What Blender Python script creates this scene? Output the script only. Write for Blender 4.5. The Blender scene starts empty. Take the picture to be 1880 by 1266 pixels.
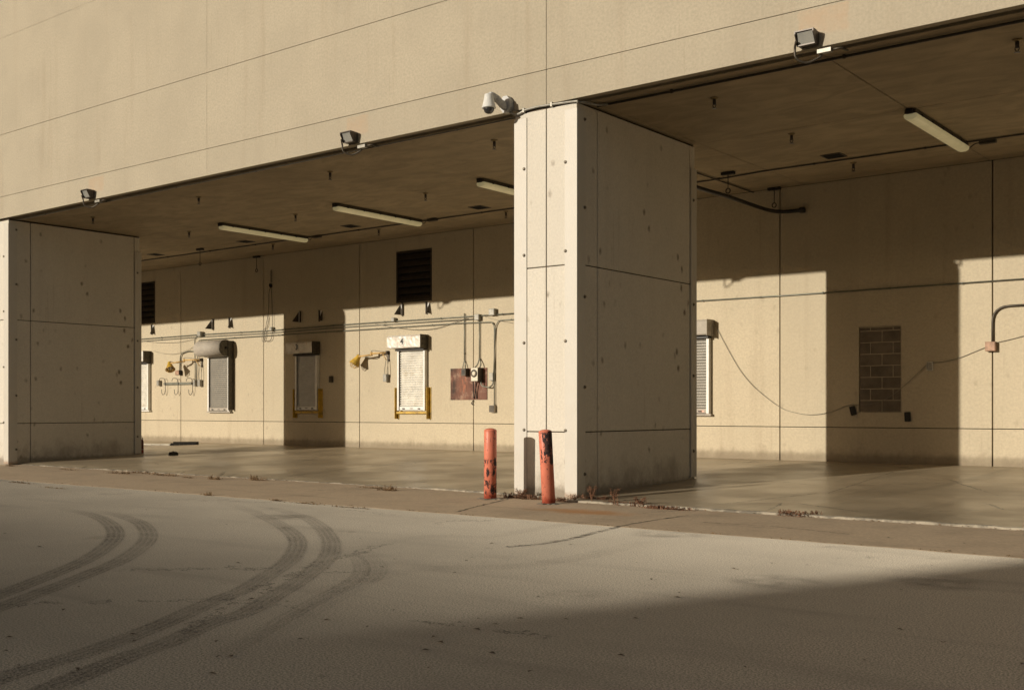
import bpy, bmesh, math, random
from mathutils import Vector, Matrix
random.seed(7)
S = bpy.context.scene
COL = S.collection
PI = math.pi

# ------------------------------------------------------------------ surveyed camera (used to read positions off the real planes)
F, CX, HY, CAMZ, CAMY = 2040.0, 940.0, 751.0, 1.6, -15.97
_n = math.hypot(2605, 2040); A0, A1 = 2605/_n, 2040/_n
def ray(x, y):
    r = (x-CX)/F
    return Vector((A0*r-A1, A1*r+A0, (HY-y)/F))
C0 = Vector((0, CAMY, CAMZ))
def onY(x, y, Y): d = ray(x, y); return C0+d*((Y-CAMY)/d.y)
def onZ(x, y, Z): d = ray(x, y); return C0+d*((Z-CAMZ)/d.z)
def onX(x, y, X): d = ray(x, y); return C0+d*(X/d.x)
BW = 9.45                       # back wall plane
FZ0, FK = 0.060, 0.0320         # loading floor: height at the front, rise per metre
def floor_z(Y): return FZ0+FK*Y
CZ = 7.0                        # ceiling
def onW(x, y, gap=0.0): return onY(x, y, BW-gap)
def onF(x, y):
    d = ray(x, y); t = (FZ0+FK*CAMY-CAMZ)/(d.z-FK*d.y); return C0+d*t

# ------------------------------------------------------------------ materials
MATS = {}
class NT:
    def __init__(s, name):
        m = bpy.data.materials.new(name); m.use_nodes = True
        s.m = m; s.t = m.node_tree; s.n = s.t.nodes; s.l = s.t.links
        s.b = s.n['Principled BSDF']; s.out = s.n['Material Output']
        s.tc = s.n.new('ShaderNodeTexCoord').outputs['Object']
        MATS[name] = m
    def new(s, t, **kw):
        n = s.n.new(t)
        for k, v in kw.items(): setattr(n, k, v)
        return n
    def put(s, sock, v):
        if hasattr(v, 'is_output') or isinstance(v, bpy.types.NodeSocket): s.l.new(v, sock)
        else: sock.default_value = v
    def mapv(s, scale, loc=(0, 0, 0), src=None):
        n = s.new('ShaderNodeMapping'); n.inputs['Scale'].default_value = scale; n.inputs['Location'].default_value = loc
        s.l.new(src or s.tc, n.inputs['Vector']); return n.outputs[0]
    def noise(s, scale, detail=4, rough=.55, vec=None, dist=0):
        n = s.new('ShaderNodeTexNoise'); n.inputs['Scale'].default_value = scale
        n.inputs['Detail'].default_value = detail; n.inputs['Roughness'].default_value = rough; n.inputs['Distortion'].default_value = dist
        s.l.new(vec or s.tc, n.inputs['Vector']); return n.outputs['Fac']
    def voro(s, scale, vec=None, feat='F1', out='Distance', rnd=1.0):
        n = s.new('ShaderNodeTexVoronoi', feature=feat); n.inputs['Scale'].default_value = scale
        n.inputs['Randomness'].default_value = rnd
        s.l.new(vec or s.tc, n.inputs['Vector']); return n.outputs[out]
    def rng(s, v, a, b, c=0., d=1., smooth=True):
        n = s.new('ShaderNodeMapRange'); n.interpolation_type = 'SMOOTHSTEP' if smooth else 'LINEAR'
        s.put(n.inputs[0], v); n.inputs[1].default_value = a; n.inputs[2].default_value = b
        n.inputs[3].default_value = c; n.inputs[4].default_value = d; return n.outputs[0]
    def math(s, op, a, b=0.):
        n = s.new('ShaderNodeMath', operation=op); s.put(n.inputs[0], a); s.put(n.inputs[1], b); return n.outputs[0]
    def mix(s, f, a, b, mode='MIX'):
        n = s.new('ShaderNodeMix', data_type='RGBA', blend_type=mode); n.clamp_factor = True
        s.put(n.inputs[0], f)
        for sock, v in ((n.inputs[6], a), (n.inputs[7], b)):
            if isinstance(v, tuple): v = tuple(v[:3])+(1,)
            s.put(sock, v)
        return n.outputs[2]
    def xyz(s):
        n = s.new('ShaderNodeSeparateXYZ'); s.l.new(s.tc, n.inputs[0]); return n.outputs
    def bump(s, h, st=.3, dist=.01):
        n = s.new('ShaderNodeBump'); n.inputs['Strength'].default_value = st; n.inputs['Distance'].default_value = dist
        s.l.new(h, n.inputs['Height']); s.l.new(n.outputs[0], s.b.inputs['Normal'])
    def fin(s, col, rough=.8, metal=0., spec=.3):
        s.put(s.b.inputs['Base Color'], col if not isinstance(col, tuple) else tuple(col[:3])+(1,))
        s.put(s.b.inputs['Roughness'], rough); s.b.inputs['Metallic'].default_value = metal
        s.b.inputs['Specular IOR Level'].default_value = spec
        return s.m
def k(c, f): return tuple(x*f for x in c)

def concrete(name, c, grain=26, gvar=.19, cloud=.10, streak=.12, spots=0., grime=None, blotch=(0.30, 0.22, 0.14), bump=.25, patches=(), pits=0., drip=.25, island=.30):
    t = NT(name)
    g = t.noise(grain, 5, .7)
    col = t.mix(t.rng(g, .30, .70), k(c, 1-gvar), k(c, 1+gvar*.8))
    cl = t.noise(.55, 4, .6)
    col = t.mix(t.rng(cl, .35, .7, 0, cloud*2), col, k(c, .72), 'MIX')
    if streak:
        sv = t.noise(1.0, 5, .65, t.mapv((2.6, 2.6, .16)))
        col = t.mix(t.rng(sv, .52, .75, 0, streak), col, k(blotch, .8))
    if pits:
        pv = t.voro(7.5)
        col = t.mix(t.rng(pv, .035, .07, pits, 0), col, k(c, .30))
    if spots:
        wv = t.mapv((3.4, 3.4, 2.2)); v = t.voro(1., wv); n2 = t.noise(.9, 3, .6); n3 = t.noise(7, 4, .7)
        vv = t.math('ADD', v, t.math('MULTIPLY', n3, .28))
        sp = t.math('MULTIPLY', t.rng(vv, .20, .36, 1, 0), t.rng(n2, .46, .60))
        col = t.mix(t.math('MULTIPLY', sp, spots), col, k(blotch, .45))
    dr = t.noise(1., 4, .6, t.mapv((15, 15, .35), (4, 1, 0)))
    col = t.mix(t.math('MULTIPLY', t.rng(dr, .60, .72, 0, drip), t.rng(t.noise(.5, 3), .42, .6)), col, k(blotch, .75))
    rp = t.new('ShaderNodeNewGeometry').outputs['Random Per Island']
    col = t.mix(t.rng(rp, 0, 1, 0, island, False), col, k(c, .78))
    z = t.xyz()[2]
    if grime:                                     # splash dirt with its own ragged outline along the foot of the wall
        top, amt, foot = grime; z = t.math('SUBTRACT', z, foot)
        gn = t.noise(2.2, 6, .68, t.mapv((1.3, 1.3, .8)))
        edge = t.math('ADD', z, t.math('MULTIPLY', gn, -top*2.0))
        col = t.mix(t.rng(edge, -top*1.0, -top*.15, amt, 0), col, k(blotch, .55))
        fe = t.math('ADD', z, t.math('MULTIPLY', t.noise(9, 5, .7), -.22))
        col = t.mix(t.rng(fe, .02, .14, amt*.9, 0), col, k(blotch, .35))
    for (x0, x1, z0, z1, pc, am) in patches:      # old repair and rust patches
        xs = t.xyz(); wob = t.math('MULTIPLY', t.math('SUBTRACT', t.noise(6, 4), .5), .12)
        xx = t.math('ADD', xs[0], wob); zz = t.math('ADD', xs[2], wob)
        m = t.math('MULTIPLY', t.math('MULTIPLY', t.rng(xx, x0-.02, x0+.02), t.rng(xx, x1-.02, x1+.02, 1, 0)),
                   t.math('MULTIPLY', t.rng(zz, z0-.05, z0+.05), t.rng(zz, z1-.02, z1+.02, 1, 0)))
        col = t.mix(t.math('MULTIPLY', m, t.rng(t.noise(5, 4, .7), .3, .65, am*.35, am)), col, pc)
    t.bump(t.noise(grain*1.6, 4, .7), bump, .012)
    return t.fin(col, .88, 0, .25)

FAC = (.385, .340, .258)
concrete('facade_concrete', FAC, 22, .13, .17, .22, pits=.5, drip=.3, patches=(
    (-6.98, -6.20, 7.22, 7.62, (.40, .285, .19), .55), (-16.84, -16.22, 7.22, 7.60, (.40, .285, .19), .55), (-26.5, -25.8, 7.22, 7.60, (.40, .285, .19), .5)))
concrete('pier_concrete', (.60, .56, .485), 24, .10, .08, .10, spots=.9, grime=(.85, .48, .02), pits=.5)
concrete('bay_wall_concrete', (.505, .435, .315), 18, .11, .12, .18, spots=.22, grime=(.4, .42, .36), pits=.35)
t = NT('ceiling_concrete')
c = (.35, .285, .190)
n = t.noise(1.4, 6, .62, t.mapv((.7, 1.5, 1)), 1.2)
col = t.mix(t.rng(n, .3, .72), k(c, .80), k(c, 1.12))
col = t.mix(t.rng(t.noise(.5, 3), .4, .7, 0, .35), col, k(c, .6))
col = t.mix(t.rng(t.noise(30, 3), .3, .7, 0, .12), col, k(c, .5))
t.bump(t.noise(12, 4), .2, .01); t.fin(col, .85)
t = NT('joint_sealant'); t.fin(t.mix(t.rng(t.noise(8), .3, .7), (.045, .034, .022), (.10, .075, .05)), .9)
t = NT('guard_paint')
n = t.noise(3.5, 5, .65); col = t.mix(t.rng(n, .35, .75, 0, .3), (.515, .485, .430), (.46, .415, .34))
sc = t.noise(2.0, 6, .75, t.mapv((9, 9, 1.1)))
col = t.mix(t.rng(sc, .70, .74, 0, .8), col, (.12, .09, .065))
z = t.xyz()[2]; e = t.math('ADD', z, t.math('MULTIPLY', t.noise(5, 5, .7), -.5))
col = t.mix(t.rng(e, -.22, -.06, .75, 0), col, (.26, .16, .09))
t.bump(t.noise(6, 3), .05, .01); t.fin(col, .5, 0, .4)
t = NT('bolt_steel'); t.fin(t.mix(t.rng(t.noise(30), .3, .7), (.10, .085, .065), (.22, .19, .15)), .55, .5)

# ground
t = NT('pavement_aggregate')
c = (.515, .465, .380)
g = t.noise(68, 3, .8); col = t.mix(t.rng(g, .38, .62), k(c, .40), k(c, 1.42))
col = t.mix(t.rng(t.noise(110, 2, .7), .35, .65, 0, .45), col, k(c, .50))
col = t.mix(t.rng(t.voro(95), .12, .34, .45, 0), col, k(c, .50))
col = t.mix(t.rng(t.voro(38, t.mapv((1, 1, 1), (.7, .2, 0))), .05, .14, .75, 0), col, k(c, 1.55))
col = t.mix(t.rng(t.noise(.28, 5, .62), .40, .66, 0, .45), col, k(c, .60))
st = t.noise(1., 5, .6, t.mapv((.18, 1.1, 1)), .8)
col = t.mix(t.rng(st, .50, .72, 0, .45), col, k(c, .52))
sm = t.noise(.7, 6, .72, None, .6); col = t.mix(t.rng(sm, .63, .74, 0, .55), col, (.10, .085, .07))
ys = t.noise(.9, 5, .7, t.mapv((1, 1, 1), (9, 2, 0))); col = t.mix(t.rng(ys, .66, .78, 0, .45), col, (.42, .31, .18))
oil = t.math('MULTIPLY', t.rng(t.voro(.42, t.mapv((1, 1, 1), (2.2, .6, 0))), .10, .26, 1, 0), t.rng(t.noise(2.5, 5, .6), .30, .7))
col = t.mix(t.math('MULTIPLY', oil, .55), col, (.06, .05, .042))
cr = t.voro(.16, t.mapv((1, 1, 1), (.37, .1, 0)), 'DISTANCE_TO_EDGE')
cw = t.math('ADD', cr, t.math('MULTIPLY', t.math('SUBTRACT', t.noise(3, 6, .72), .5), .14))
cm = t.math('MULTIPLY', t.rng(t.math('ABSOLUTE', cw), 0, .0035, 1, 0), t.rng(t.noise(.3, 2), .50, .56))
col = t.mix(t.math('MULTIPLY', cm, .8), col, (.045, .04, .034))
t.fin(col, .9, 0, .2); t.b.inputs['Diffuse Roughness'].default_value = 1.0
t = NT('apron_concrete')
c = (.485, .385, .272)
col = t.mix(t.rng(t.noise(24, 5, .7), .3, .7), k(c, .86), k(c, 1.12))
col = t.mix(t.rng(t.noise(1.1, 5, .65), .45, .7, 0, .4), col, k(c, .62))
xs = t.xyz()                                       # rust bloom beside the bollards
dx = t.math('MULTIPLY', t.math('SUBTRACT', xs[0], -9.75), .75); dy = t.math('MULTIPLY', t.math('SUBTRACT', xs[1], -1.75), 2.0)
dd = t.math('SQRT', t.math('ADD', t.math('MULTIPLY', dx, dx), t.math('MULTIPLY', dy, dy)))
dd = t.math('ADD', dd, t.math('MULTIPLY', t.math('SUBTRACT', t.noise(2.6, 5, .7), .5), 1.3))
col = t.mix(t.rng(dd, .1, 1.0, .85, 0), col, (.43, .215, .085))
col = t.mix(t.rng(t.noise(1, 5, .6, t.mapv((.3, 3, 1))), .6, .72, 0, .35), col, (.14, .105, .075))
t.bump(t.noise(40, 4), .3, .008); t.fin(col, .9, 0, .2)
t = NT('floor_concrete')
c = (.365, .300, .205)
col = t.mix(t.rng(t.noise(.45, 5, .6), .35, .68), k(c, 1.06), k(c, .80))
s1 = t.noise(1, 5, .62, t.mapv((.9, .12, 1), (3, 1, 0)), .5); col = t.mix(t.rng(s1, .52, .70, 0, .5), col, k(c, .45))
s2 = t.noise(1, 5, .62, t.mapv((.14, 1.6, 1)), .5); col = t.mix(t.rng(s2, .55, .75, 0, .22), col, k(c, .55))
col = t.mix(t.rng(t.noise(1.3, 6, .7), .64, .74, 0, .6), col, k(c, 1.35))
cr = t.voro(.42, t.mapv((1, 1, 1), (.3, 0, 0)), 'DISTANCE_TO_EDGE')
cw = t.math('ADD', cr, t.math('MULTIPLY', t.math('SUBTRACT', t.noise(4, 5, .7), .5), .10))
cm = t.math('MULTIPLY', t.rng(t.math('ABSOLUTE', cw), .0, .010, 1, 0), t.rng(t.noise(.35, 2), .53, .60))
col = t.mix(cm, col, (.05, .04, .028))
t.bump(t.noise(20, 4), .12, .006)
t.fin(col, t.rng(t.noise(.8, 4), .35, .7, .30, .48), 0, .5)
t = NT('floor_nosing'); c = (.335, .295, .23)
t.bump(t.noise(30, 4), .4, .01); t.fin(t.mix(t.rng(t.noise(3, 6, .75), .38, .62), k(c, 1.05), k(c, .42)), .85)
t = NT('block_masonry')
t.bump(t.noise(40, 4, .7), .4, .01); t.fin(t.mix(t.rng(t.noise(2.2, 4, .6), .3, .7), (.105, .085, .063), (.18, .145, .108)), .9)
t = NT('mortar'); t.fin(t.mix(t.rng(t.noise(9), .3, .7), (.34, .29, .21), (.42, .36, .26)), .9)

# tyre rubber laid on the pavement: UV x across the tread, y along
t = NT('tyre_rubber')
uv = t.new('ShaderNodeTexCoord').outputs['UV']
sp = t.new('ShaderNodeSeparateXYZ'); t.l.new(uv, sp.inputs[0]); u, v = sp.outputs[0], sp.outputs[1]
ribs = t.math('ADD', t.math('MULTIPLY', t.math('SINE', t.math('MULTIPLY', u, 2*PI*4)), .5), .5)
lug = t.math('ADD', t.math('MULTIPLY', t.math('SINE', t.math('MULTIPLY', t.math('ADD', v, t.math('MULTIPLY', t.math('ABSOLUTE', t.math('SUBTRACT', u, .5)), .08)), 2*PI*16)), .5), .5)
edge = t.math('MULTIPLY', t.rng(u, 0, .10), t.rng(u, .90, 1., 1, 0))
wear = t.math('MULTIPLY', t.rng(t.noise(2.2, 5, .65), .3, .7, .45, 1), t.rng(t.noise(.4, 4, .6), .34, .60, .72, 1.12))
grit = t.rng(t.noise(45, 4, .75), .36, .6)
at = t.new('ShaderNodeAttribute', attribute_name='strength').outputs['Fac']
a = t.math('MULTIPLY', t.math('MULTIPLY', t.math('MULTIPLY', edge, wear), t.math('MULTIPLY', grit, at)), t.math('MULTIPLY', t.rng(ribs, .0, .8, .48, 1), t.rng(lug, .1, .7, .80, 1)))
t.fin((.055, .046, .04), .85); t.put(t.b.inputs['Alpha'], a)
t = NT('crack_tar'); t.fin((.06, .052, .044), .85); t.put(t.b.inputs['Alpha'], t.rng(t.noise(9, 6, .8), .34, .62, 0, .85))

def paint(name, c, var=.2, scale=6, rough=.5, metal=0., spec=.4, dirt=None, dscale=3, bump=0):
    t = NT(name); col = t.mix(t.rng(t.noise(scale, 5, .65), .3, .72), k(c, 1+var*.4), k(c, 1-var))
    if dirt: col = t.mix(t.rng(t.noise(dscale, 6, .7), .52, .68, 0, .85), col, dirt)
    if bump: t.bump(t.noise(scale*2, 4), bump, .01)
    return t.fin(col, rough, metal, spec)
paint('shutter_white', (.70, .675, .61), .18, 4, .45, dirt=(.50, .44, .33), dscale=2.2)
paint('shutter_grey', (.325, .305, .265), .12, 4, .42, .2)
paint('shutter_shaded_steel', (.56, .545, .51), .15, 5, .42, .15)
paint('shutter_frame', (.72, .70, .65), .12, 5, .45)
paint('dented_sheet', (.66, .62, .55), .2, 5, .4, .1, dirt=(.50, .37, .27), dscale=3.4, bump=.6)
paint('galvanised_sheet', (.385, .345, .29), .12, 4, .6, .0, .2)
paint('dark_end_plate', (.085, .072, .05), .4, 14, .5, .3)
paint('black_steel', (.030, .026, .022), .3, 9, .5, .2)
paint('dark_bronze', (.062, .050, .040), .25, 8, .4, .3)
paint('yellow_paint', (.55, .35, .045), .35, 5, .5, dirt=(.20, .12, .04), dscale=4)
paint('faded_yellow', (.56, .36, .13), .3, 7, .5, dirt=(.40, .24, .10), dscale=5)
paint('conduit_steel', (.175, .175, .14), .25, 5, .45, .4)
paint('conduit_dark', (.075, .062, .045), .3, 5, .5, .3)
paint('box_steel', (.29, .275, .235), .25, 8, .45, .3)
paint('box_rust', (.36, .22, .145), .35, 8, .6, .1)
paint('cable_grey', (.22, .20, .155), .2, 6, .6)
paint('cable_black', (.025, .021, .018), .2, 6, .6)
paint('camera_white', (.60, .60, .575), .08, 5, .4)
paint('camera_bracket', (.40, .40, .395), .1, 5, .4)
paint('brass', (.22, .165, .085), .3, 20, .45, .6)
paint('rubber_black', (.022, .02, .018), .3, 9, .75)
paint('beam_white', (.42, .385, .315), .2, 6, .6)
paint('extinguisher_red', (.22, .018, .012), .2, 6, .3)
paint('number_black', (.02, .02, .02), .1, 5, .6)
paint('number_plate_white', (.66, .63, .57), .1, 5, .5)
paint('sticker_pink', (.62, .36, .27), .15, 30, .5)
paint('dry_weed', (.21, .125, .058), .5, 14, .85)
paint('red_weed', (.20, .10, .055), .5, 14, .85)
paint('dark_weed', (.11, .075, .05), .4, 14, .85)
paint('shadow_block_concrete', (.36, .33, .28), .15, 1, .85)
paint('roofing', (.2, .19, .18), .2, 1, .9)
paint('dial_white', (.62, .57, .45), .15, 20, .5)
t = NT('plywood_painted')
w = t.noise(1, 5, .65, t.mapv((3, 3, 1.1)), .8)
col = t.mix(t.rng(w, .3, .7), (.115, .050, .035), (.18, .085, .058))
col = t.mix(t.rng(t.noise(3.5, 5, .7), .5, .66, 0, .8), col, (.30, .20, .145))
xs = t.xyz(); col = t.mix(t.math('MULTIPLY', t.rng(t.math('ABSOLUTE', t.math('SUBTRACT', xs[0], .52)), .06, .2, 1, 0), t.rng(t.noise(4, 5, .7, t.mapv((3, 1, .8))), .45, .6)), col, (.30, .12, .07))
col = t.mix(t.math('MULTIPLY', t.rng(xs[0], .1, .3, 1, 0), t.rng(t.noise(2.3, 4), .4, .6)), col, (.035, .025, .02))
t.fin(col, .75)
t = NT('lamp_glass'); t.fin(t.mix(t.rng(t.noise(2.5, 2), .35, .65), (.20, .20, .185), (.25, .245, .22)), .12, 0, .6)
t = NT('dome_glass'); t.fin((.03, .03, .03), .06, 0, .8)
t = NT('lamp_diffuser')
col = t.mix(t.rng(t.noise(2.5, 4, .6), .35, .7), (.68, .62, .41), (.56, .50, .30)); t.fin(col, .35, 0, .4)
t.put(t.b.inputs['Emission Color'], (1., .86, .46, 1)); t.b.inputs['Emission Strength'].default_value = .15

def bollard_paint(name, bias, win, seed):
    t = NT(name); o = (.62, .195, .125)
    col = t.mix(t.rng(t.noise(5, 5, .65), .3, .7), k(o, 1.05), (.53, .15, .09))
    col = t.mix(t.rng(t.noise(20, 3), .45, .7, 0, .18), col, (.68, .30, .20))
    xs = t.xyz()
    n1 = t.noise(15, 6, .68, t.mapv((1, 1, .42), (seed, seed, seed)))
    m = t.math('ADD', n1, t.math('MULTIPLY', xs[0], bias))
    band = t.math('MULTIPLY', t.rng(xs[2], win[0]-.05, win[0]+.05), t.rng(xs[2], win[1]-.04, win[1]+.04, 1, 0))
    m = t.math('ADD', m, t.math('MULTIPLY', t.math('SUBTRACT', band, 1.), win[2]))
    n2 = t.noise(26, 4, .6, t.mapv((1, 1, .6), (seed+4, 0, 0)))
    chip = t.math('MAXIMUM', t.rng(m, .54, .555), t.rng(n2, .64, .65))
    foot = t.rng(t.math('ADD', xs[2], t.math('MULTIPLY', t.noise(14, 5, .7), -.25)), -.10, .02, 1, 0)
    col = t.mix(t.math('MULTIPLY', foot, .75), col, (.34, .05, .025))
    col = t.mix(chip, col, t.mix(t.rng(t.noise(30), .4, .6), (.018, .012, .014), (.07, .035, .03)))
    t.bump(t.math('SUBTRACT', 1., chip), .5, .004)
    return t.fin(col, t.math('ADD', t.math('MULTIPLY', chip, .3), .45), 0, .35)
bollard_paint('bollard_paint_chipped', .35, (.06, .72, .16), 1.3)
bollard_paint('bollard_paint_peeled', 1.25, (.66, 1.22, .20), 5.1)

# ------------------------------------------------------------------ mesh builder
class MB:
    def __init__(s): s.bm = bmesh.new(); s.mi = 0; s.sm = False
    def mat(s, i): s.mi = i; return s
    def _tag(s, fs, smooth=False):
        for f in fs: f.material_index = s.mi; f.smooth = smooth
    def box(s, x0, x1, y0, y1, z0, z1, bev=0., M=None):
        vs = [s.bm.verts.new(p) for p in ((x0,y0,z0),(x1,y0,z0),(x1,y1,z0),(x0,y1,z0),(x0,y0,z1),(x1,y0,z1),(x1,y1,z1),(x0,y1,z1))]
        fs = [s.bm.faces.new([vs[i] for i in q]) for q in ((0,3,2,1),(4,5,6,7),(0,1,5,4),(1,2,6,5),(2,3,7,6),(3,0,4,7))]
        s._tag(fs)
        if bev:
            es = list({e for f in fs for e in f.edges})
            r = bmesh.ops.bevel(s.bm, geom=es, offset=bev, segments=1, affect='EDGES', profile=.5)
            s._tag(r['faces'])
            vs = list({v for f in r['faces'] for v in f.verts})
        if M is not None:
            for v in vs: v.co = M @ v.co
        return s
    def obox(s, c, sx, sy, sz, rz=0., rx=0., ry=0., bev=0.):
        M = Matrix.Translation(Vector(c)) @ Matrix.Rotation(rz, 4, 'Z') @ Matrix.Rotation(rx, 4, 'X') @ Matrix.Rotation(ry, 4, 'Y')
        return s.box(-sx/2, sx/2, -sy/2, sy/2, -sz/2, sz/2, bev, M)
    def prism(s, pts, ext):
        pts = [Vector(p) for p in pts]; e = Vector(ext)
        a = [s.bm.verts.new(p) for p in pts]; b = [s.bm.verts.new(p+e) for p in pts]; n = len(pts)
        fs = [s.bm.faces.new(a[::-1]), s.bm.faces.new(b)]+[s.bm.faces.new((a[i], a[(i+1)%n], b[(i+1)%n], b[i])) for i in range(n)]
        s._tag(fs); return s
    def tube(s, pts, r, seg=8, cap=True):
        pts = [Vector(p) for p in pts]; rr = r if isinstance(r, (list, tuple)) else [r]*len(pts)
        rings = []; up = None
        for i, p in enumerate(pts):
            d = (pts[min(i+1, len(pts)-1)]-pts[max(i-1, 0)])
            if d.length < 1e-9: d = Vector((0, 0, 1))
            d.normalize()
            if up is None: up = Vector((0, 0, 1)) if abs(d.z) < .9 else Vector((1, 0, 0))
            x = d.cross(up)
            if x.length < 1e-4: x = d.cross(Vector((0, 1, 0)))
            x.normalize(); y = x.cross(d).normalized(); up = y
            rings.append([s.bm.verts.new(p+(x*math.cos(2*PI*j/seg)+y*math.sin(2*PI*j/seg))*rr[i]) for j in range(seg)])
        fs = []
        for a, b in zip(rings, rings[1:]):
            for j in range(seg): fs.append(s.bm.faces.new((a[j], a[(j+1)%seg], b[(j+1)%seg], b[j])))
        s._tag(fs, True)
        if cap: s._tag([s.bm.faces.new(rings[0][::-1]), s.bm.faces.new(rings[-1])])
        return s
    def lathe(s, prof, c=(0, 0, 0), seg=24, M=None, smooth=True):
        rings = []
        for r, z in prof:
            rings.append([s.bm.verts.new((max(r, 1e-4)*math.cos(2*PI*j/seg), max(r, 1e-4)*math.sin(2*PI*j/seg), z)) for j in range(seg)])
        fs = []
        for a, b in zip(rings, rings[1:]):
            for j in range(seg): fs.append(s.bm.faces.new((a[j], a[(j+1)%seg], b[(j+1)%seg], b[j])))
        s._tag(fs, smooth); s._tag([s.bm.faces.new(rings[0][::-1]), s.bm.faces.new(rings[-1])])
        T = Matrix.Translation(Vector(c)) @ (M if M is not None else Matrix.Identity(4))
        for rg in rings:
            for v in rg: v.co = T @ v.co
        return s
    def ring(s, c, R, r, nrm='X', seg=14):
        c = Vector(c); pts = []
        for i in range(seg+1):
            a = 2*PI*i/seg; q = {'X': (0, math.cos(a), math.sin(a)), 'Y': (math.cos(a), 0, math.sin(a)), 'Z': (math.cos(a), math.sin(a), 0)}[nrm]
            pts.append(c+Vector(q)*R)
        return s.tube(pts, r, 6, False)
    def quad(s, ps):
        s._tag([s.bm.faces.new([s.bm.verts.new(Vector(p)) for p in ps])]); return s
    def build(s, name, mat, parent=None, label=None, kind=None):
        me = bpy.data.meshes.new(name)
        off = Vector((0, 0, 0)); p = parent
        while p is not None: off += p.location; p = p.parent
        if parent is None:
            off = s.origin if hasattr(s, 'origin') else Vector((0, 0, 0))
        for v in s.bm.verts: v.co -= off
        bmesh.ops.recalc_face_normals(s.bm, faces=s.bm.faces[:])
        s.bm.to_mesh(me); s.bm.free()
        for m in (mat if isinstance(mat, (list, tuple)) else [mat]): me.materials.append(MATS[m])
        o = bpy.data.objects.new(name, me); COL.objects.link(o)
        if parent is not None: o.parent = parent
        else: o.location = off
        if label: o['label'] = label
        if kind: o['kind'] = kind
        return o
def thing(name, label, cat, loc=(0, 0, 0), group=None):
    o = bpy.data.objects.new(name, None); COL.objects.link(o); o.location = loc; o.empty_display_size = .1
    o['label'] = label; o['category'] = cat; o['kind'] = 'thing'
    if group: o['group'] = group
    return o
def tag(o, label, cat, group=None, kind='thing'):
    o['label'] = label; o['category'] = cat; o['kind'] = kind
    if group: o['group'] = group
    return o
def copy_tree(o, parent=None):
    c = o.copy(); COL.objects.link(c)
    if parent is not None: c.parent = parent
    for ch in list(o.children): copy_tree(ch, c)
    return c
def clone(o, loc, label):
    c = copy_tree(o); c.location = loc; c['label'] = label; return c
def smooth_path(pts, n=10):
    pts = [Vector(p) for p in pts]; out = []
    for i in range(len(pts)-1):
        p0 = pts[max(i-1, 0)]; p1 = pts[i]; p2 = pts[i+1]; p3 = pts[min(i+2, len(pts)-1)]
        for j in range(n):
            t = j/n; out.append(.5*((2*p1)+(p2-p0)*t+(2*p0-5*p1+4*p2-p3)*t*t+(3*p1-p0-3*p2+p3)*t**3))
    return out+[pts[-1]]

# ------------------------------------------------------------------ THE GROUND
g = MB(); g.quad(((-400, -400, 0), (400, -400, 0), (400, 400, 0), (-400, 400, 0)))
pave = g.build('pavement', 'pavement_aggregate', kind='structure')

def ribbon(path, w, strength, name='tyre_mark', z=.004, mat='tyre_rubber'):
    strength = (strength[0]*.70, strength[1]*.70, strength[2])
    P = [onZ(x, y, 0) for x, y in path]; P = smooth_path(P, 8)
    me = bpy.data.meshes.new(name); vs = []; fs = []; uvs = []; st = []; L = 0; n = len(P)
    for i, p in enumerate(P):
        d = (P[min(i+1, n-1)]-P[max(i-1, 0)]); d.z = 0; d.normalize(); q = Vector((-d.y, d.x, 0))
        if i: L += (P[i]-P[i-1]).length
        for sgn in (-.5, .5): vs.append((p.x+q.x*w*sgn, p.y+q.y*w*sgn, z))
        uvs += [(0, L), (1, L)]
        f = i/(n-1); s = strength[0]+(strength[1]-strength[0])*f
        s *= min(1, f/.03 if strength[2] else 1, (1-f)/.22)
        st += [s, s]
    for i in range(n-1): fs.append((2*i, 2*i+1, 2*i+3, 2*i+2))
    me.from_pydata(vs, [], fs)
    ul = me.uv_layers.new(name='UVMap')
    for lp in me.loops: ul.data[lp.index].uv = uvs[lp.vertex_index]
    a = me.attributes.new('strength', 'FLOAT', 'POINT')
    for i, s in enumerate(st): a.data[i].value = s
    me.materials.append(MATS[mat]); o = bpy.data.objects.new(name, me); COL.objects.link(o); o.parent = pave
    return o
def z1(pts): return [(x*.384, 780+y*.384) for x, y in pts]
def z2(pts): return [(400+x*.3207, 860+y*.3207) for x, y in pts]
ribbon([(-60, 1112)]+z1([(0,810),(150,752),(300,692),(420,638),(500,585),(545,540),(545,500),(505,460),(440,430),(350,410),(240,388)]), .26, (.95, .75, 0))
ribbon([(-60, 1134)]+z1([(0,870),(150,815),(300,760),(450,700),(570,650),(650,600),(702,550),(705,510),(670,470),(610,445),(540,425),(440,408)]), .26, (.85, .8, 0), z=.0045)
ribbon([(-60, 1268)]+z1([(0,1210),(200,1150),(400,1090),(600,1020),(800,940),(1000,850)])+z2([(150,690),(300,600),(400,530),(445,460),(450,410),(420,370),(350,320),(250,270),(120,220),(0,182)]), .26, (.95, .85, 0), z=.005)
ribbon([(40, 1290)]+z1([(250,1256),(400,1192),(600,1110),(800,1040),(1000,950)])+z2([(150,826),(300,740),(450,650),(560,570),(630,500),(645,440),(630,390),(580,330),(500,280),(400,250),(300,225),(120,185)]), .26, (.9, .75, 0), z=.0055)
ribbon(z2([(0,1080),(150,1000),(300,910),(500,790),(650,710),(760,650),(812,605),(818,560),(790,510),(700,470)]), .20, (.18, .7, 1), z=.006)
ribbon(z2([(200,1010),(420,880),(600,780),(780,690),(880,630),(912,585),(905,550),(870,515),(800,480)]), .24, (.12, .6, 1), z=.0065)
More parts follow.
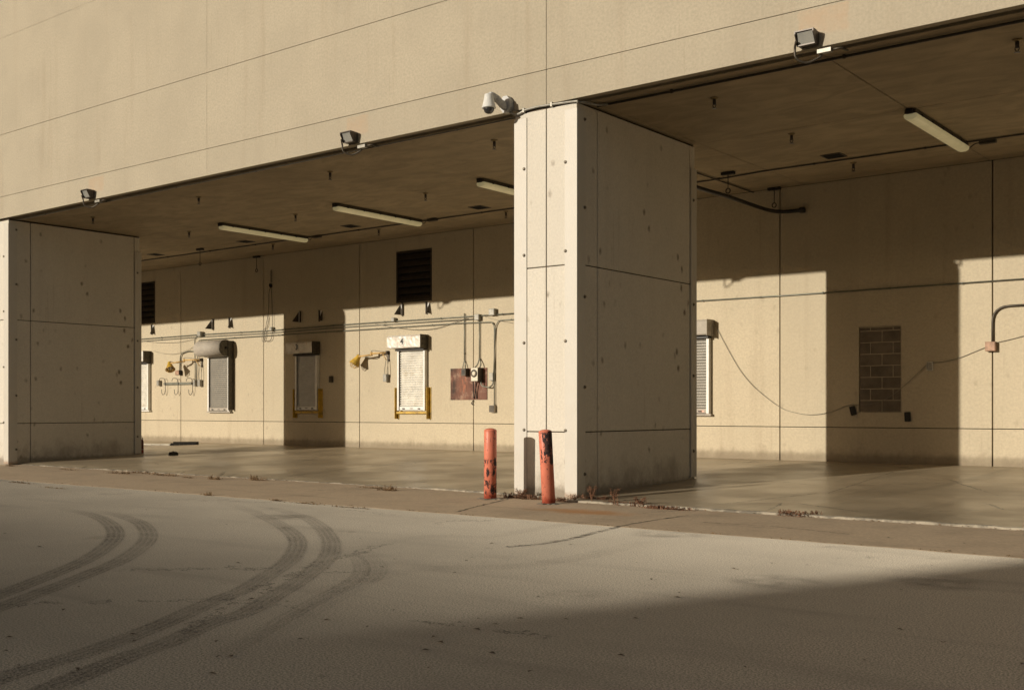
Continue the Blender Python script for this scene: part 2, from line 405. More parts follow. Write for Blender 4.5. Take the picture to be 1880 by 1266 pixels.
ribbon([(560,1100),(680,1062),(800,1043),(940,1040),(1080,1020),(1200,990)], .35, (.15, .3, 1), z=.007)
ribbon([(640,1010),(780,985),(900,985),(1020,965),(1150,950)], .3, (.1, .25, 1), z=.008)

# tarred crack across pavement and apron, plus a couple of short ones
def crack(path, w, z, parent, name='crack'):
    P = smooth_path([onZ(x, y, 0) for x, y in path], 10); me = MB(); a = []
    for i, p in enumerate(P):
        d = P[min(i+1, len(P)-1)]-P[max(i-1, 0)]; d.z = 0; d.normalize(); q = Vector((-d.y, d.x, 0))
        ww = w*(.45+random.random()*.9)*.5; j = random.uniform(-1, 1)*w*.35
        a.append((Vector((p.x, p.y, 0))+q*(ww+j)+Vector((0, 0, z(p.y) if callable(z) else z)), Vector((p.x, p.y, 0))+q*(-ww+j)+Vector((0, 0, z(p.y) if callable(z) else z))))
    for (l0, r0), (l1, r1) in zip(a, a[1:]): me.quad((l0, r0, r1, l1))
    return me.build(name, 'crack_tar', parent)
def apron_z(Y): return .005+(Y+3.2)*.0062
crack([(928,1004),(965,1001),(1010,996),(1060,986),(1110,973),(1150,964)], .065, .009, pave)

# apron strip with a slightly ragged outer edge
ap = MB(); xs = [-70+i*.35 for i in range(int(115/.35))]
ed = [-3.17+random.uniform(-.03, .03)-.0 for _ in xs]
rows = []
for x, e in zip(xs, ed):
    rows.append([ap.bm.verts.new((x, e-.02, .0)), ap.bm.verts.new((x, e, apron_z(-3.2)+random.uniform(-.0012, .0018)))]+[ap.bm.verts.new((x, y, apron_z(y))) for y in (-2.2, -1.2, -.4, .75)])
for r0, r1 in zip(rows, rows[1:]):
    for i in range(5): ap._tag([ap.bm.faces.new((r0[i], r1[i], r1[i+1], r0[i+1]))])
apron = ap.build('apron', 'apron_concrete', kind='structure')
az = lambda Y: apron_z(Y)+.004
crack([(838,940),(870,932),(905,924),(938,917)], .05, az, apron)
crack([(1150,964),(1200,956),(1262,948)], .05, az, apron)
crack([(1290,960),(1420,968),(1560,982)], .03, az, apron)

# loading floor: rises gently into the bays, front edge chipped
def edge_y(x):
    if x < -15.2: return .27
    if x > -10.9: return -.47
    if x < -12.6: return .27+(.22)*((x+15.2)/2.6)*-1
    return -.05 if x < -11.0 else -.47
fl = MB(); xs = [-70+i*.16 for i in range(int(112/.16))]
xs += [-12.6, -11.01]; xs.sort()
top = []; pr = None
for x in xs:
    e = edge_y(x)+random.uniform(-.014, .014)+(random.uniform(0, .06) if random.random() < .08 else 0); z = (apron_z(e)+.016+random.uniform(-.008, .008)) if x < -14.9 else floor_z(0)+random.uniform(-.006, .004)
    col_ = [fl.bm.verts.new((x, e-.004, .006)), fl.bm.verts.new((x, e, z-.006)), fl.bm.verts.new((x, e+.035, z+.002)), fl.bm.verts.new((x, max(e+.3, .6), floor_z(max(e+.3, .6)))), fl.bm.verts.new((x, BW+.1, floor_z(BW+.1)))]
    if pr:
        for i in range(4):
            fl.mi = 1 if i < 2 else 0
            fl._tag([fl.bm.faces.new((pr[i], col_[i], col_[i+1], pr[i+1]))])
    pr = col_
fl.build('floor', ['floor_concrete', 'floor_nosing'], kind='structure')

for p0, p1, w_ in (((520,905),(785,884),.035), ((785,904),(945,893),.03), ((1180,942),(1500,905),.03), ((1520,905),(1640,866),.02), ((60,858),(420,842),.03)):
    q0, q1 = onF(*p0), onF(*p1); m = MB(); n = 14; d = q1-q0; nn = Vector((-d.y, d.x, 0)).normalized()*w_*.5; pr = None
    for i in range(n+1):
        c_ = q0+d*(i/n)+nn*random.uniform(-.5, .5); c_.z = floor_z(c_.y)+.004; e_ = (c_-nn*random.uniform(.5, 1), c_+nn*random.uniform(.5, 1))
        if pr: m.quad((pr[0], pr[1], e_[1], e_[0]))
        pr = e_
    m.build('floor_joint', 'crack_tar', bpy.data.objects['floor'])

# ------------------------------------------------------------------ THE BUILDING
B = thing('warehouse', 'cream precast concrete warehouse front with two deep open loading bays and riveted piers', 'building')
def panels(mb, xs, zs, y0, y1, gap, holes=(), bev=0., thin={}):
    h = gap/2; g_ = lambda x: thin.get(x, h)
    for a, b in zip(xs, xs[1:]):
        for c_, d_ in zip(zs, zs[1:]):
            cell = (a+g_(a), b-g_(b), c_+g_(c_) if c_ != zs[0] else c_, d_-g_(d_) if d_ != zs[-1] else d_)
            todo = [cell]
            for (hx0, hx1, hz0, hz1) in holes:
                nxt = []
                for (p0, p1, q0, q1) in todo:
                    X0, X1, Z0, Z1 = max(p0, hx0), min(p1, hx1), max(q0, hz0), min(q1, hz1)
                    if X0 >= X1 or Z0 >= Z1: nxt.append((p0, p1, q0, q1)); continue
                    if p0 < X0: nxt.append((p0, X0, q0, q1))
                    if X1 < p1: nxt.append((X1, p1, q0, q1))
                    if q0 < Z0: nxt.append((X0, X1, q0, Z0))
                    if Z1 < q1: nxt.append((X0, X1, Z1, q1))
                todo = nxt
            for (p0, p1, q0, q1) in todo: mb.box(p0, p1, y0, y1, q0, q1, bev if len(todo) == 1 else 0)
FXS = [-60.7, -50.9, -41.1, -31.31, -21.52, -11.73, -1.94, 7.85, 17.6, 27.4, 37.2]
m = MB(); panels(m, FXS, [7.03, 7.65, 9.42, 12.17, 14.6], 0, .15, .010, bev=.003, thin={-21.52: .002, -31.31: .002, 12.17: .002})
m.mat(1).box(FXS[0], FXS[-1], .128, .40, 7.27, 14.55)
m.build('facade_wall', ['facade_concrete', 'joint_sealant'], B)
# back wall
BXS = [-60.2, -55.3, -50.4, -45.5, -40.7, -35.85, -31.02, -26.21, -21.37, -16.5, -11.59, -6.66, -1.8, 3.1, 8.0, 12.9, 17.8, 22.7, 27.6, 32.5, 37.2]
LOUV = [(-24.55, -23.04, 4.95, 6.57), (-39.02, -37.50, 4.95, 6.57)]
BRICK = (-9.62, -8.63, 1.53, 3.52)
m = MB(); panels(m, BXS, [.0, 1.175, 6.995], BW, BW+.2, .032, holes=LOUV+[BRICK], thin={1.175: .009})
m.mat(1).box(BXS[0], BXS[-1], BW+.182, BW+.4, 0, 7.2)
bwall = m.build('back_wall', ['bay_wall_concrete', 'joint_sealant'], B)
# ceiling
m = MB(); h = .011
CXS = [-60.2, -50.6, -40.8, -36.0, -31.0, -26.26, -21.56, -16.52, -10.94, -6.72, -1.8, 3.1, 8.0, 17.8, 27.6, 37.2]
for a, b in zip(CXS, CXS[1:]):
    for c_, d_ in ((.205, 4.2), (4.2, BW-.004)): m.box(a+h, b-h, c_+h, d_-h, CZ, CZ+.2, .004)
m.mat(1).box(CXS[0], CXS[-1], .17, BW+.4, CZ+.185, CZ+.26)
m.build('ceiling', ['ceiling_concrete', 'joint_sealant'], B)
m = MB(); m.box(-60.7, 37.2, .41, 30, 14.2, 14.5); m.box(-60.7, 37.2, 29.7, 30.0, 0, 14.19); m.build('roof', 'roofing', B)
m = MB(); m.box(-60.95, -60.72, 0, 30, 0, 14.5); m.build('end_wall', 'facade_concrete', B); m = MB(); m.box(37.22, 37.45, 0, 30, 0, 14.5); m.build('end_wall', 'facade_concrete', B)

# piers: the middle one is built at X -12.43..-11.07, the others copied along the 19.53 m pitch
def make_pier():
    x0, x1, xm = -12.43, -11.07, -11.73
    m = MB(); g = .0095
    zs = [0.0, 1.2, 4.14, 6.95]
    for a, b in ((x0, xm), (xm, x1)):
        for c_, d_ in ((0, .65), (.65, 4.02), (4.02, 4.22)):  # rear seam is added: its dark line stands for the guard's thin shadow
            for e, f in zip(zs, zs[1:]):
                m.box(a+(g if a == xm else 0), b-(g if b == xm else 0), c_+(g if c_ else 0), d_-(g if d_ < 4.1 else 0), e+(g if e else 0), f-(g if f < 6.9 else 0), .006)
    m.mat(1).box(x0+.02, x1-.02, .02, 4.20, 0, 6.985)
    p = m.build('pier', ['pier_concrete', 'joint_sealant'], B)
    T = .016
    for sx, xe in ((-1, x0), (1, x1)):
        m = MB()
        i, o = (xe+.27, xe-T) if sx < 0 else (xe-.25, xe+T)
        m.box(min(i, o), max(i, o), -T, -.002, .05, 6.86, .004)
        a, b = (xe-T, xe-.002) if sx < 0 else (xe+.002, xe+T)
        m.box(a, b, -.001, .25, .05, 6.86, .004)
        m.build('corner_guard', 'guard_paint', p)
        m = MB(); a, b = (xe-.03, xe-.002) if sx < 0 else (xe+.002, xe+.03)
        m.box(a, b, 4.035, 4.26, floor_z(4.2)+.03, 6.5, .004)
        a, b = (x0+.0, x0+.22) if sx < 0 else (x1-.22, x1+.0)
        m.box(a, b, 4.225, 4.258, floor_z(4.2)+.03, 6.5, .003)
        m.build('corner_guard', 'guard_paint', p)
    def bolt(c, ax):
        m = MB(); M = Matrix.Rotation(PI/2, 4, 'X') if ax == 'y' else Matrix.Rotation(PI/2, 4, 'Y')
        m.lathe([(.034, 0), (.034, .004), (.022, .006), (.022, .024), (.014, .026)], c, 6, M, False); m.build('bolt', 'bolt_steel', p)
    for z in (1.23, 2.80, 4.38, 5.94):
        bolt((-12.215, -T, z), 'y'); bolt((-11.30, -T, z), 'y')
    for z in (.46, 1.99, 3.58, 5.15, 6.7): bolt((x1+T, .22, z), 'x')
    for z in (.75, 2.28, 3.73, 5.85): bolt((x1+.03, 4.12, z), 'x')
    return p
pier = make_pier()
for dx in (-19.53, 19.53, -39.06, 39.06):
    c_ = copy_tree(pier, B); c_.location = (dx, 0, 0)

# blocked-up window in the back wall
m = MB(); m.mat(1).box(BRICK[0]+.012, BRICK[1]-.012, BW+.028, BW+.17, BRICK[2]+.006, BRICK[3]-.006)
bx0, bx1 = BRICK[0]+.02, BRICK[1]-.03; z = BRICK[2]+.02; rh = .268; bl = .527; row = 0
m.mat(0)
while z < BRICK[3]-.05:
    zt = min(z+rh-.022, BRICK[3]-.03); x = bx0-(0 if row % 2 == 0 else .27)
    while x < bx1:
        a, b = max(x, bx0), min(x+bl-.022, bx1)
        if b-a > .04: m.box(a, b, BW+.018+random.uniform(-.002, .002), BW+.16, z, zt, .003)
        x += bl
    z += rh; row += 1
m.build('block_infill', ['block_masonry', 'mortar'], B)

# ------------------------------------------------------------------ LOUVRES
def louvre(r, label):
    x0, x1, z0, z1 = r; t = thing('louvre_vent', label, 'vent', (x0, BW, z0), 'louvred air vents in the back wall')
    m = MB(); w = .055
    for a in ((x0+.003, x0+w, z0+.003, z1-.003), (x1-w, x1-.003, z0+.003, z1-.003)): m.box(a[0], a[1], BW-.012, BW+.15, a[2], a[3])
    m.box(x0+w+.001, x1-w-.001, BW-.012, BW+.15, z0+.003, z0+w); m.box(x0+w+.001, x1-w-.001, BW-.012, BW+.15, z1-w, z1-.003)
    m.build('frame', 'dark_bronze', t)
    m = MB(); n = 7; p = (z1-z0-2*w)/n
    for i in range(n):
        zc = z0+w+p*(i+.5); m.prism(((x0+w+.002, BW+.01, zc-p*.45), (x0+w+.002, BW+.03, zc-p*.47), (x0+w+.002, BW+.13, zc+p*.36), (x0+w+.002, BW+.11, zc+p*.40)), (x1-x0-2*w-.004, 0, 0))
    m.build('blades', 'dark_bronze', t)
    m = MB(); m.box(x0+w, x1-w, BW+.152, BW+.175, z0+w, z1-w); m.build('backing', 'black_steel', t)
louvre(LOUV[0], 'black square louvred vent high on wall above the brightest white shutter')
louvre(LOUV[1], 'black louvred vent high on wall, partly hidden behind the left pier')

# ------------------------------------------------------------------ ROLLER SHUTTERS
def text_mesh(txt, size, c, mat, parent):
    cu = bpy.data.curves.new('number', 'FONT'); cu.body = txt; cu.size = size; cu.extrude = .002; cu.align_x = 'CENTER'; cu.align_y = 'CENTER'; cu.offset = .008
    o = bpy.data.objects.new('number', cu); me = bpy.data.meshes.new_from_object(o); bpy.data.objects.remove(o)
    me.transform(Matrix.Translation(Vector(c)) @ Matrix.Rotation(PI/2, 4, 'X'))
    off = Vector((0, 0, 0)); p = parent
    while p is not None: off += p.location; p = p.parent
    me.transform(Matrix.Translation(-off)); me.materials.append(MATS[mat])
    q = bpy.data.objects.new('number', me); COL.objects.link(q); q.parent = parent; return q
def shutter(x0, x1, z0, z1, label, skin, housing='box', hmat='dented_sheet', hz=(3.49, 3.89), hover=(.22, .03), num=None, guards=False, depth=.36, rail_d=.13, endmat='dark_end_plate', frame='shutter_frame', sticker=False, dents=0.):
    t = thing('roller_shutter', label, 'roller shutter', (x0, BW, z0), 'roller shutters along the back wall')
    rw = .075; zb = z0+.13
    # slatted curtain, real corrugation
    m = MB(); n = int((z1-zb)/.072); p = (z1-zb)/n; prof = []
    for i in range(n):
        a = zb+i*p; prof += [(BW-.036, a+.002), (BW-.082, a+p*.40), (BW-.084, a+p*.74), (BW-.038, a+p*.96)]
    prof.append((BW-.045, z1))
    L = [m.bm.verts.new((x0+rw, y, z)) for y, z in prof]; R = [m.bm.verts.new((x1-rw, y, z)) for y, z in prof]
    for i in range(len(prof)-1): m._tag([m.bm.faces.new((L[i], R[i], R[i+1], L[i+1]))])
    m.box(x0+rw, x1-rw, BW-.03, BW-.004, z0+.01, z1)
    m.build('curtain', skin, t)
    for a, b in ((x0, x0+rw), (x1-rw, x1)):
        m = MB(); m.box(a, b, BW-rail_d, BW-rail_d+.012, z0, z1, .003)
        m.box(a if a == x0 else b-.014, a+.014 if a == x0 else b, BW-rail_d+.013, BW-.002, z0, z1)
        m.build('guide_rail', frame, t)
    m = MB(); m.box(x0+rw+.006, x1-rw-.006, BW-.10, BW-.031, z0+.012, zb, .004)
    bb = m.build('bottom_bar', 'shutter_frame' if skin != 'shutter_grey' else 'galvanised_sheet', t)
    for fx in (.18, .82):
        m = MB(); xc = x0+rw+(x1-x0-2*rw)*fx; m.obox((xc, BW-.115, z0+.06), .09, .03, .035, bev=.006); m.build('handle', 'black_steel', bb)
    m = MB(); xc = (x0+x1)/2; m.obox((xc, BW-.106, z0+.065), .12, .012, .02, bev=.002); m.build('latch', 'conduit_dark', bb)
    if sticker:
        m = MB(); xc = x1-.30; m.box(xc, xc+.16, BW-.1035, BW-.1005, z0+.035, z0+.085); m.build('sticker', 'sticker_pink', bb)
    if housing == 'box':
        a, b = x0-hover[0], x1+hover[1]
        m = MB(); ch = .05; nx = 14
        rows = []
        for i in range(nx+1):
            x = a+(b-.016-a)*i/nx; q = []
            for y, z in ((BW-.003, hz[1]), (BW-depth+ch, hz[1]), (BW-depth, hz[1]-ch), (BW-depth, (hz[0]+hz[1])/2+.05), (BW-depth, (hz[0]+hz[1])/2-.08), (BW-depth, hz[0]+ch*.5), (BW-depth+ch*.5, hz[0]), (BW-.003, hz[0])):
                d = random.uniform(-1, 1)*dents if 0 < i < nx else 0
                q.append(m.bm.verts.new((x+(random.uniform(-1, 1)*dents*.6 if i == 0 else 0), y+(d if y < BW-.1 else 0), z+d*.5)))
            rows.append(q)
        for r0, r1 in zip(rows, rows[1:]):
            for i in range(8): m._tag([m.bm.faces.new((r0[i], r0[(i+1) % 8], r1[(i+1) % 8], r1[i]))])
        m._tag([m.bm.faces.new(rows[0]), m.bm.faces.new(rows[-1][::-1])])
        hs = m.build('housing', hmat, t)
        m = MB(); m.box(b-.014, b, BW-depth-.006, BW-.003, hz[0]-.02, hz[1]+.006, .002)
        for yy, zz in ((BW-depth*.62, hz[0]+.27), (BW-depth*.62, hz[0]+.14)):
            m.ring((b+.004, yy, zz), .042, .008, 'X', 12)
        m.box(b, b+.02, BW-.10, BW-.06, hz[0]-.01, hz[1]-.01)
        m.build('end_plate', endmat, hs)
        m = MB(); m.box(x0-.02, x1+.01, BW-.2, BW-.01, hz[0]-.075, hz[0]-.022); m.build('lintel_strip', 'black_steel', hs)
        if num:
            m = MB(); xc = a+(b-a)*num[1]; m.box(xc-.085, xc+.085, BW-depth-.006-dents, BW-depth-.003-dents, hz[0]+.08, hz[0]+.32); m.build('number_plate', 'number_plate_white', hs)
            text_mesh(num[0], .25, (xc, BW-depth-.009-dents, hz[0]+.20), 'number_black', hs)
    else:
        a, b = x0-.20, x1+.09; r = .29; zc = (hz[0]+hz[1])/2+.02; yc = BW-r-.03
        M = Matrix.Rotation(PI/2, 4, 'Y')
        m = MB(); m.lathe([(r*.97, 0), (r, .012), (r, b-a-.05)], (a, yc, zc), 36, M); hs = m.build('housing', hmat, t)
        m = MB(); m.lathe([(r*.8, 0), (r, .002), (r+.004, .01), (r+.004, .05), (r*.9, .055)], (b-.05, yc, zc), 36, M)
        m.box(b+.008, b+.03, BW-.24, BW-.003, z0+.04, zc+r*.9); m.build('end_plate', 'dark_end_plate', hs)
        for ang in (.6, 1.7, 3.9, 5.2, 2.8):
            m = MB(); m.lathe([(.022, 0), (.018, .02)], (b+.006, yc+math.cos(ang)*.2, zc+math.sin(ang)*.2), 8, M); m.build('bolt', 'bolt_steel', hs)
        m = MB(); m.lathe([(.05, 0), (.05, .03), (.02, .035), (.02, .1)], (b+.005, yc, zc), 12, M); m.build('axle', 'black_steel', hs)
        m = MB(); m.box(x0-.05, x1-.05, BW-.24, BW-.01, z1+.01, z1+.05); m.build('lintel_strip', 'shutter_frame', hs)
    if guards:
        for a, b in ((x0-.10, x0-.085), (x1+.075, x1+.09)):
            m = MB(); m.box(a, b, BW-.145, BW-.003, z0-.26, z0+.72, .003)
            if a < x0: m.box(b+.001, b+.07, BW-.015, BW-.003, z0-.26, z0-.11)
            else: m.box(b+.001, b+.07, BW-.015, BW-.003, z0-.26, z0+.72)
            m.build('guard_post', 'yellow_paint', t)
        m = MB(); m.box(x0-.08, x1+.07, BW-.09, BW-.004, z0-.10, z0-.03, .004); m.build('sill_bar', 'yellow_paint', t)
    else:
        m = MB(); m.box(x0-.05, x1+.05, BW-.12, BW-.003, z0-.055, z0-.006, .004); m.build('sill_bar', frame if skin != 'shutter_grey' else 'galvanised_sheet', t)
    return t
shutter(-38.90, -37.78, 1.57, 3.52, 'white roller shutter with dark end box, cut off by left pier', 'shutter_white', num=None, hmat='shutter_white', hz=(3.45, 3.86))
shutter(-34.05, -32.80, 1.53, 3.50, 'grey roller shutter under a large round drum housing', 'shutter_grey', 'drum', 'galvanised_sheet', hz=(3.52, 4.06))
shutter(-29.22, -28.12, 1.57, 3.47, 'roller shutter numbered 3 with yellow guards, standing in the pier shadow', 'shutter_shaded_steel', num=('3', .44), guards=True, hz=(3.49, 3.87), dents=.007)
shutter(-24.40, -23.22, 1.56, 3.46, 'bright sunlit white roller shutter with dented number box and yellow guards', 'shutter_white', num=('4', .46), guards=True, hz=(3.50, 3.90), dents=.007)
shutter(-14.66, -13.46, 1.49, 3.42, 'roller shutter with plain grey housing peeking out right of middle pier', 'shutter_grey', hmat='galvanised_sheet', endmat='galvanised_sheet', hz=(3.48, 3.87), hover=(.1, .07), sticker=True)

# ------------------------------------------------------------------ TRIANGULAR WALL BRACKETS
def bracket(px, py, d, hh, label, side):
    P = onW(px, py); t = thing('wall_bracket', label, 'bracket', P, 'triangular steel brackets above the shutters')
    m = MB(); a = .11*side; m.box(min(P.x, P.x+a), max(P.x, P.x+a), P.y-.014, P.y-.002, P.z, P.z+hh, .002); m.build('wall_plate', 'shutter_frame', t)
    m = MB(); m.box(P.x+a-.012, P.x+a+.012, P.y-.07, P.y-.015, P.z-.02, P.z+hh+.02); m.build('flange', 'conduit_dark', t)
    m = MB(); m.prism(((P.x, P.y-.015, P.z), (P.x, P.y-.015, P.z+hh*.95), (P.x, P.y-d, P.z)), (-.014*side, 0, 0)); m.build('gusset', 'conduit_dark', t)
shut = {'10': 'half-hidden leftmost shutter', 'd': 'drum shutter', '3': 'shutter numbered 3', '4': 'brightest white shutter'}
for px, py, d, s, lb in ((549,591,.33,1,'dark triangular gusset bracket in shadow above left side of the shutter numbered 3'), (592,589,.20,-1,'narrow dark bracket in shadow above right side of the shutter numbered 3'),
        (389,604,.33,1,'triangular gusset bracket in sun above left side of the drum shutter'), (426,601,.22,-1,'narrow bracket in sun above right side of the drum shutter'),
        (736,578,.33,1,'triangular gusset bracket in sun above left side of the brightest white shutter'), (789,575,.22,-1,'narrow bracket in sun above right side of the brightest white shutter'),
        (283,613,.22,-1,'lone narrow bracket in sun beside the left pier, under the half-hidden louvre')):
    bracket(px, py, d*.9, .35, lb, s)

# ------------------------------------------------------------------ CONDUITS, BOXES AND CABLES ON THE BACK WALL
def wpath(pts, gap): return [onW(x, y, gap) for x, y in pts]
def fillet(pts, r, n=6):
    pts = [Vector(p) for p in pts]; out = [pts[0]]
    for a, b, c_ in zip(pts, pts[1:], pts[2:]):
        u = (a-b); v = (c_-b); q = min(r, u.length*.45, v.length*.45); p0 = b+u.normalized()*q; p2 = b+v.normalized()*q
        for i in range(n+1):
            f = i/n; out.append(p0*(1-f)**2+b*2*f*(1-f)+p2*f*f)
    return out+[pts[-1]]
def conduit(pts, r, label, mat='conduit_steel', clamp=2.4, name='conduit_pipe', cat='conduit', fr=.3, nrm=None, group=None):
    r *= .66; P = fillet(pts, fr); m = MB(); m.origin = Vector(pts[0]); m.tube(P, r, 8)
    if clamp:
        acc = clamp*.5
        for a, b in zip(P, P[1:]):
            L = (b-a).length; s = 0
            while acc < L-s:
                s += acc; q = a+(b-a).normalized()*s; acc = clamp
                d = (b-a).normalized(); m.tube((q-d*.02, q+d*.02), r*1.5, 8)
            acc -= L-s
    return tag(m.build(name, mat), label, cat, group)
G = .035
conduit(wpath([(200,627),(369,614),(485,607.5),(650,594.5),(790,585.5),(1000,571.5)], G), .030, 'long upper conduit running along the wall above the shutters of left bay', fr=.05)
conduit([p-Vector((0, 0, .085)) for p in wpath([(200,627),(369,614),(485,607.5),(650,594.5),(880,579.8)], G)], .022, 'long conduit strapped just below the uppermost conduit of left bay', fr=.05)
conduit(wpath([(361,698),(361,668),(363,655),(362,632),(366,624),(650,606),(847,593),(904,591),(907.5,600),(907.5,746)], .05), .024, 'lower long conduit that dips behind drum shutter and drops down right of the wooden board')
conduit(wpath([(358,698),(358,672),(357,640),(357,620),(368,612)], .03), .020, 'thin vertical conduit rising to the junction box left of drum shutter')
conduit(wpath([(1000,583),(915,588),(909.5,600),(906,690)], .04), .022, 'conduit curving down from the middle pier beside the wooden board')
conduit(wpath([(852.5,575),(852.5,662)], .045), .026, 'vertical conduit dropping to small switch box on the wooden board')
conduit(wpath([(880,585),(880,658)], .045), .026, 'vertical conduit dropping to large control box on the wooden board')
conduit(wpath([(330,681),(331,650),(342,645),(372,643.5)], .05), .030, 'bent conduit with elbow running from drum housing down to rusty box')
conduit([onW(883,697,.12), onW(883.5,708,.12), onW(898,711,.12), onW(905,706,.05), onW(905,694,.05)], .030, 'thick looped conduit under the large control box', fr=.12, clamp=0)
conduit(wpath([(1240,555),(1432,543),(1900,510.5)], G), .026, 'long conduit running high across the right bay wall', fr=.05, mat='conduit_steel', clamp=1.6)
conduit(wpath([(1822,629),(1822,563),(1910,558)], .05), .036, 'thick bent conduit rising from rusty box at right edge of the wall', fr=.35, mat='conduit_dark', clamp=0)

def wbox(px, py, w, h, d, label, mat='box_steel', lidmat=None, name='junction_box', cat='junction box', group=None, rz=0., back=0.0):
    P = onW(px, py); t = thing(name, label, cat, P, group)
    m = MB(); w *= .88; h *= .88; d *= .85; m.obox((P.x, P.y-back-d/2-.002, P.z), w, d, h, 0, 0, rz, .006); b = m.build('body', mat, t)
    m = MB(); m.obox((P.x, P.y-back-d-.006, P.z), w*.9, .010, h*.9, 0, 0, rz, .003); m.build('lid', lidmat or mat, t)
    return t
JB = 'junction boxes on the back wall'
wbox(372,613,.22,.19,.20,'pale junction box on upper conduit left of the drum shutter', group=JB)
wbox(502,604,.15,.15,.15,'small junction box on conduit left of the shadowed shutter', group=JB)
wbox(726,587,.15,.14,.15,'small junction box on conduit above the brightest white shutter', group=JB)
wbox(880,582.5,.20,.20,.15,'junction box at top of the vertical conduit over the large control box', group=JB)
wbox(907.5,573,.24,.22,.16,'grey junction box mounted above the upper conduit beside middle pier', group=JB)
SB = 'switch and socket boxes low on the back wall'
wbox(360.5,703,.13,.26,.12,'narrow switch box at foot of the twin conduits left of drum shutter', group=SB)
wbox(294.5,703,.17,.24,.14,'small socket box left of the hook rack', group=SB)
wbox(906.5,750,.22,.24,.12,'socket box at foot of the conduit right of the wooden board', 'galvanised_sheet', 'conduit_dark', group=SB)
wbox(905,691,.17,.27,.10,'pale conduit fitting box right of the wooden board', group=SB)
wbox(610,696,.12,.24,.12,'dark switch box in shadow right of the shutter numbered 3', 'conduit_dark', group=SB)
t = wbox(332,684,.20,.20,.16,'dark rusty box on the panel joint below the bent conduit', 'black_steel', 'box_rust', group=SB)
wbox(326,684,.22,.19,.05,'flat rust-pink box beside the dark rusty box', 'box_rust', group=SB)
wbox(1821,636,.24,.23,.16,'rusty junction box on the panel joint at right end of the wall', 'box_rust', group=JB)
wbox(1708,672,.15,.22,.08,'small pale socket box in shadow right of blocked-up window', 'camera_white', 'box_steel', group=SB)
for px, py, rz, lb in ((1567,753.5,-.25,'tilted black pad low left of blocked-up window'), (1667,764.5,-.05,'black pad low right of the blocked-up window')):
    P = onW(px, py); m = MB(); m.origin = P; m.obox((P.x, P.y-.03, P.z), .13, .055, .21, 0, 0, rz, .008)
    for dz in (-.06, .06): m.lathe([(.016, 0), (.012, .008)], (P.x, P.y-.058, P.z+dz), 8, Matrix.Rotation(PI/2, 4, 'X'))
    tag(m.build('rubber_pad', 'rubber_black'), lb, 'rubber pad', 'black rubber pads under the blocked-up window')

def cable(pts, r, label, mat='cable_grey', name='cable', cat='cable', n=8, parent=None):
    P = smooth_path(pts, n); m = MB(); m.origin = Vector(pts[0]); m.tube(P, r, 6)
    return tag(m.build(name, mat), label, cat)
cable(wpath([(689,594.5),(725,601),(765,605),(800,602.5),(830,593),(858,583.5)], .05), .009, 'sagging cable hanging from upper conduit above the brightest white shutter')
cable(wpath([(262,626),(290,628.5),(322,628.5),(345,625),(360,621)], .05), .006, 'thin slack cable below the conduits near left pier')
cable(wpath([(282,644),(300,648.5),(322,649.5),(345,642),(360,633)], .05), .006, 'thin slack cable running from half-hidden shutter toward twin conduits')
cable(wpath([(888,580),(915,588),(960,596)], .05), .006, 'thin cable slanting down toward the middle pier')
cable(wpath([(1311,592),(1322,614),(1340,648),(1362,684),(1390,715),(1432,747),(1460,757),(1490,761),(1525,756),(1557,744),(1600,741),(1630,730),(1660,708),(1690,680),(1706,667),(1730,664),(1760,657),(1790,645),(1817,634)], .03), .0065, 'long drooping cable sagging across the right bay wall', 'cable_grey')
cable(wpath([(1826,629),(1850,624),(1900,611)], .03), .0065, 'short cable leaving rusty box toward the right edge', 'cable_grey')
# chain and cord hanging in the left bay
P = onW(498, 497, .06); m = MB(); m.origin = P
for i in range(8): m.ring((P.x, P.y, P.z-i*.052), .03, .008, 'X' if i % 2 else 'Y', 8)
ch = m.build('hanging_chain', 'black_steel'); tag(ch, 'short chain with a hanging cord high on wall between two panel joints', 'chain')
m = MB(); Q = onW(497, 524, .06); m.lathe([(.05, -.02), (.05, .02)], Q, 12, Matrix.Rotation(PI/2, 4, 'Y')); m.ring(Q, .07, .014, 'X', 12); m.build('pulley', 'black_steel', ch)
m = MB(); m.tube(smooth_path(wpath([(497,526),(494,536),(493.6,552),(492.5,575),(488,600),(485,622),(490,626),(498,622),(500,600),(499.5,560),(498,528)], .06)), .009, 6); m.build('cord', 'cable_black', ch)
m = MB(); m.tube(smooth_path(wpath([(492.5,575),(491,598),(483,606),(481,622),(484,627),(489,612),(487,606)], .05)), .008, 6); m.build('cord', 'cable_grey', ch)

# ------------------------------------------------------------------ WOODEN BOARD AND CONTROL BOXES
bx0, bx1, bz0, bz1 = -22.26, -20.83, 1.885, 2.83
m = MB(); m.origin = Vector((bx0, BW, bz0)); m.box(bx0, bx1, BW-.022, BW-.002, bz0, bz1, .003)
tag(m.build('plywood_board', 'plywood_painted'), 'dark red-brown stained plywood board screwed to wall in left bay', 'board')
P = onW(858, 683); t = thing('switch_box', 'small dark switch box on the wooden board', 'switch box', (P.x, BW-.024, P.z))
m = MB(); m.obox((P.x, BW-.105, P.z), .17, .16, .22, bev=.006); m.build('body', 'conduit_dark', t)
m = MB(); m.obox((P.x-.01, BW-.188, P.z), .10, .010, .12, bev=.002); m.build('lid', 'black_steel', t)
for s in (-1, 1):
    m = MB(); m.tube(smooth_path([onW(852.5, 661, .045), onW(852.5+s*2.3, 671, .06), (P.x-.05+s*.045, BW-.10, P.z+.11)]), .014, 6); m.build('cable', 'conduit_steel', t)
bigx0, bigx1 = -21.24, -20.97; bzc = onY(872, 687, BW-.27).z
t = thing('control_box', 'large beige control box with round dial on the wooden board', 'control box', (bigx0, BW-.024, bzc))
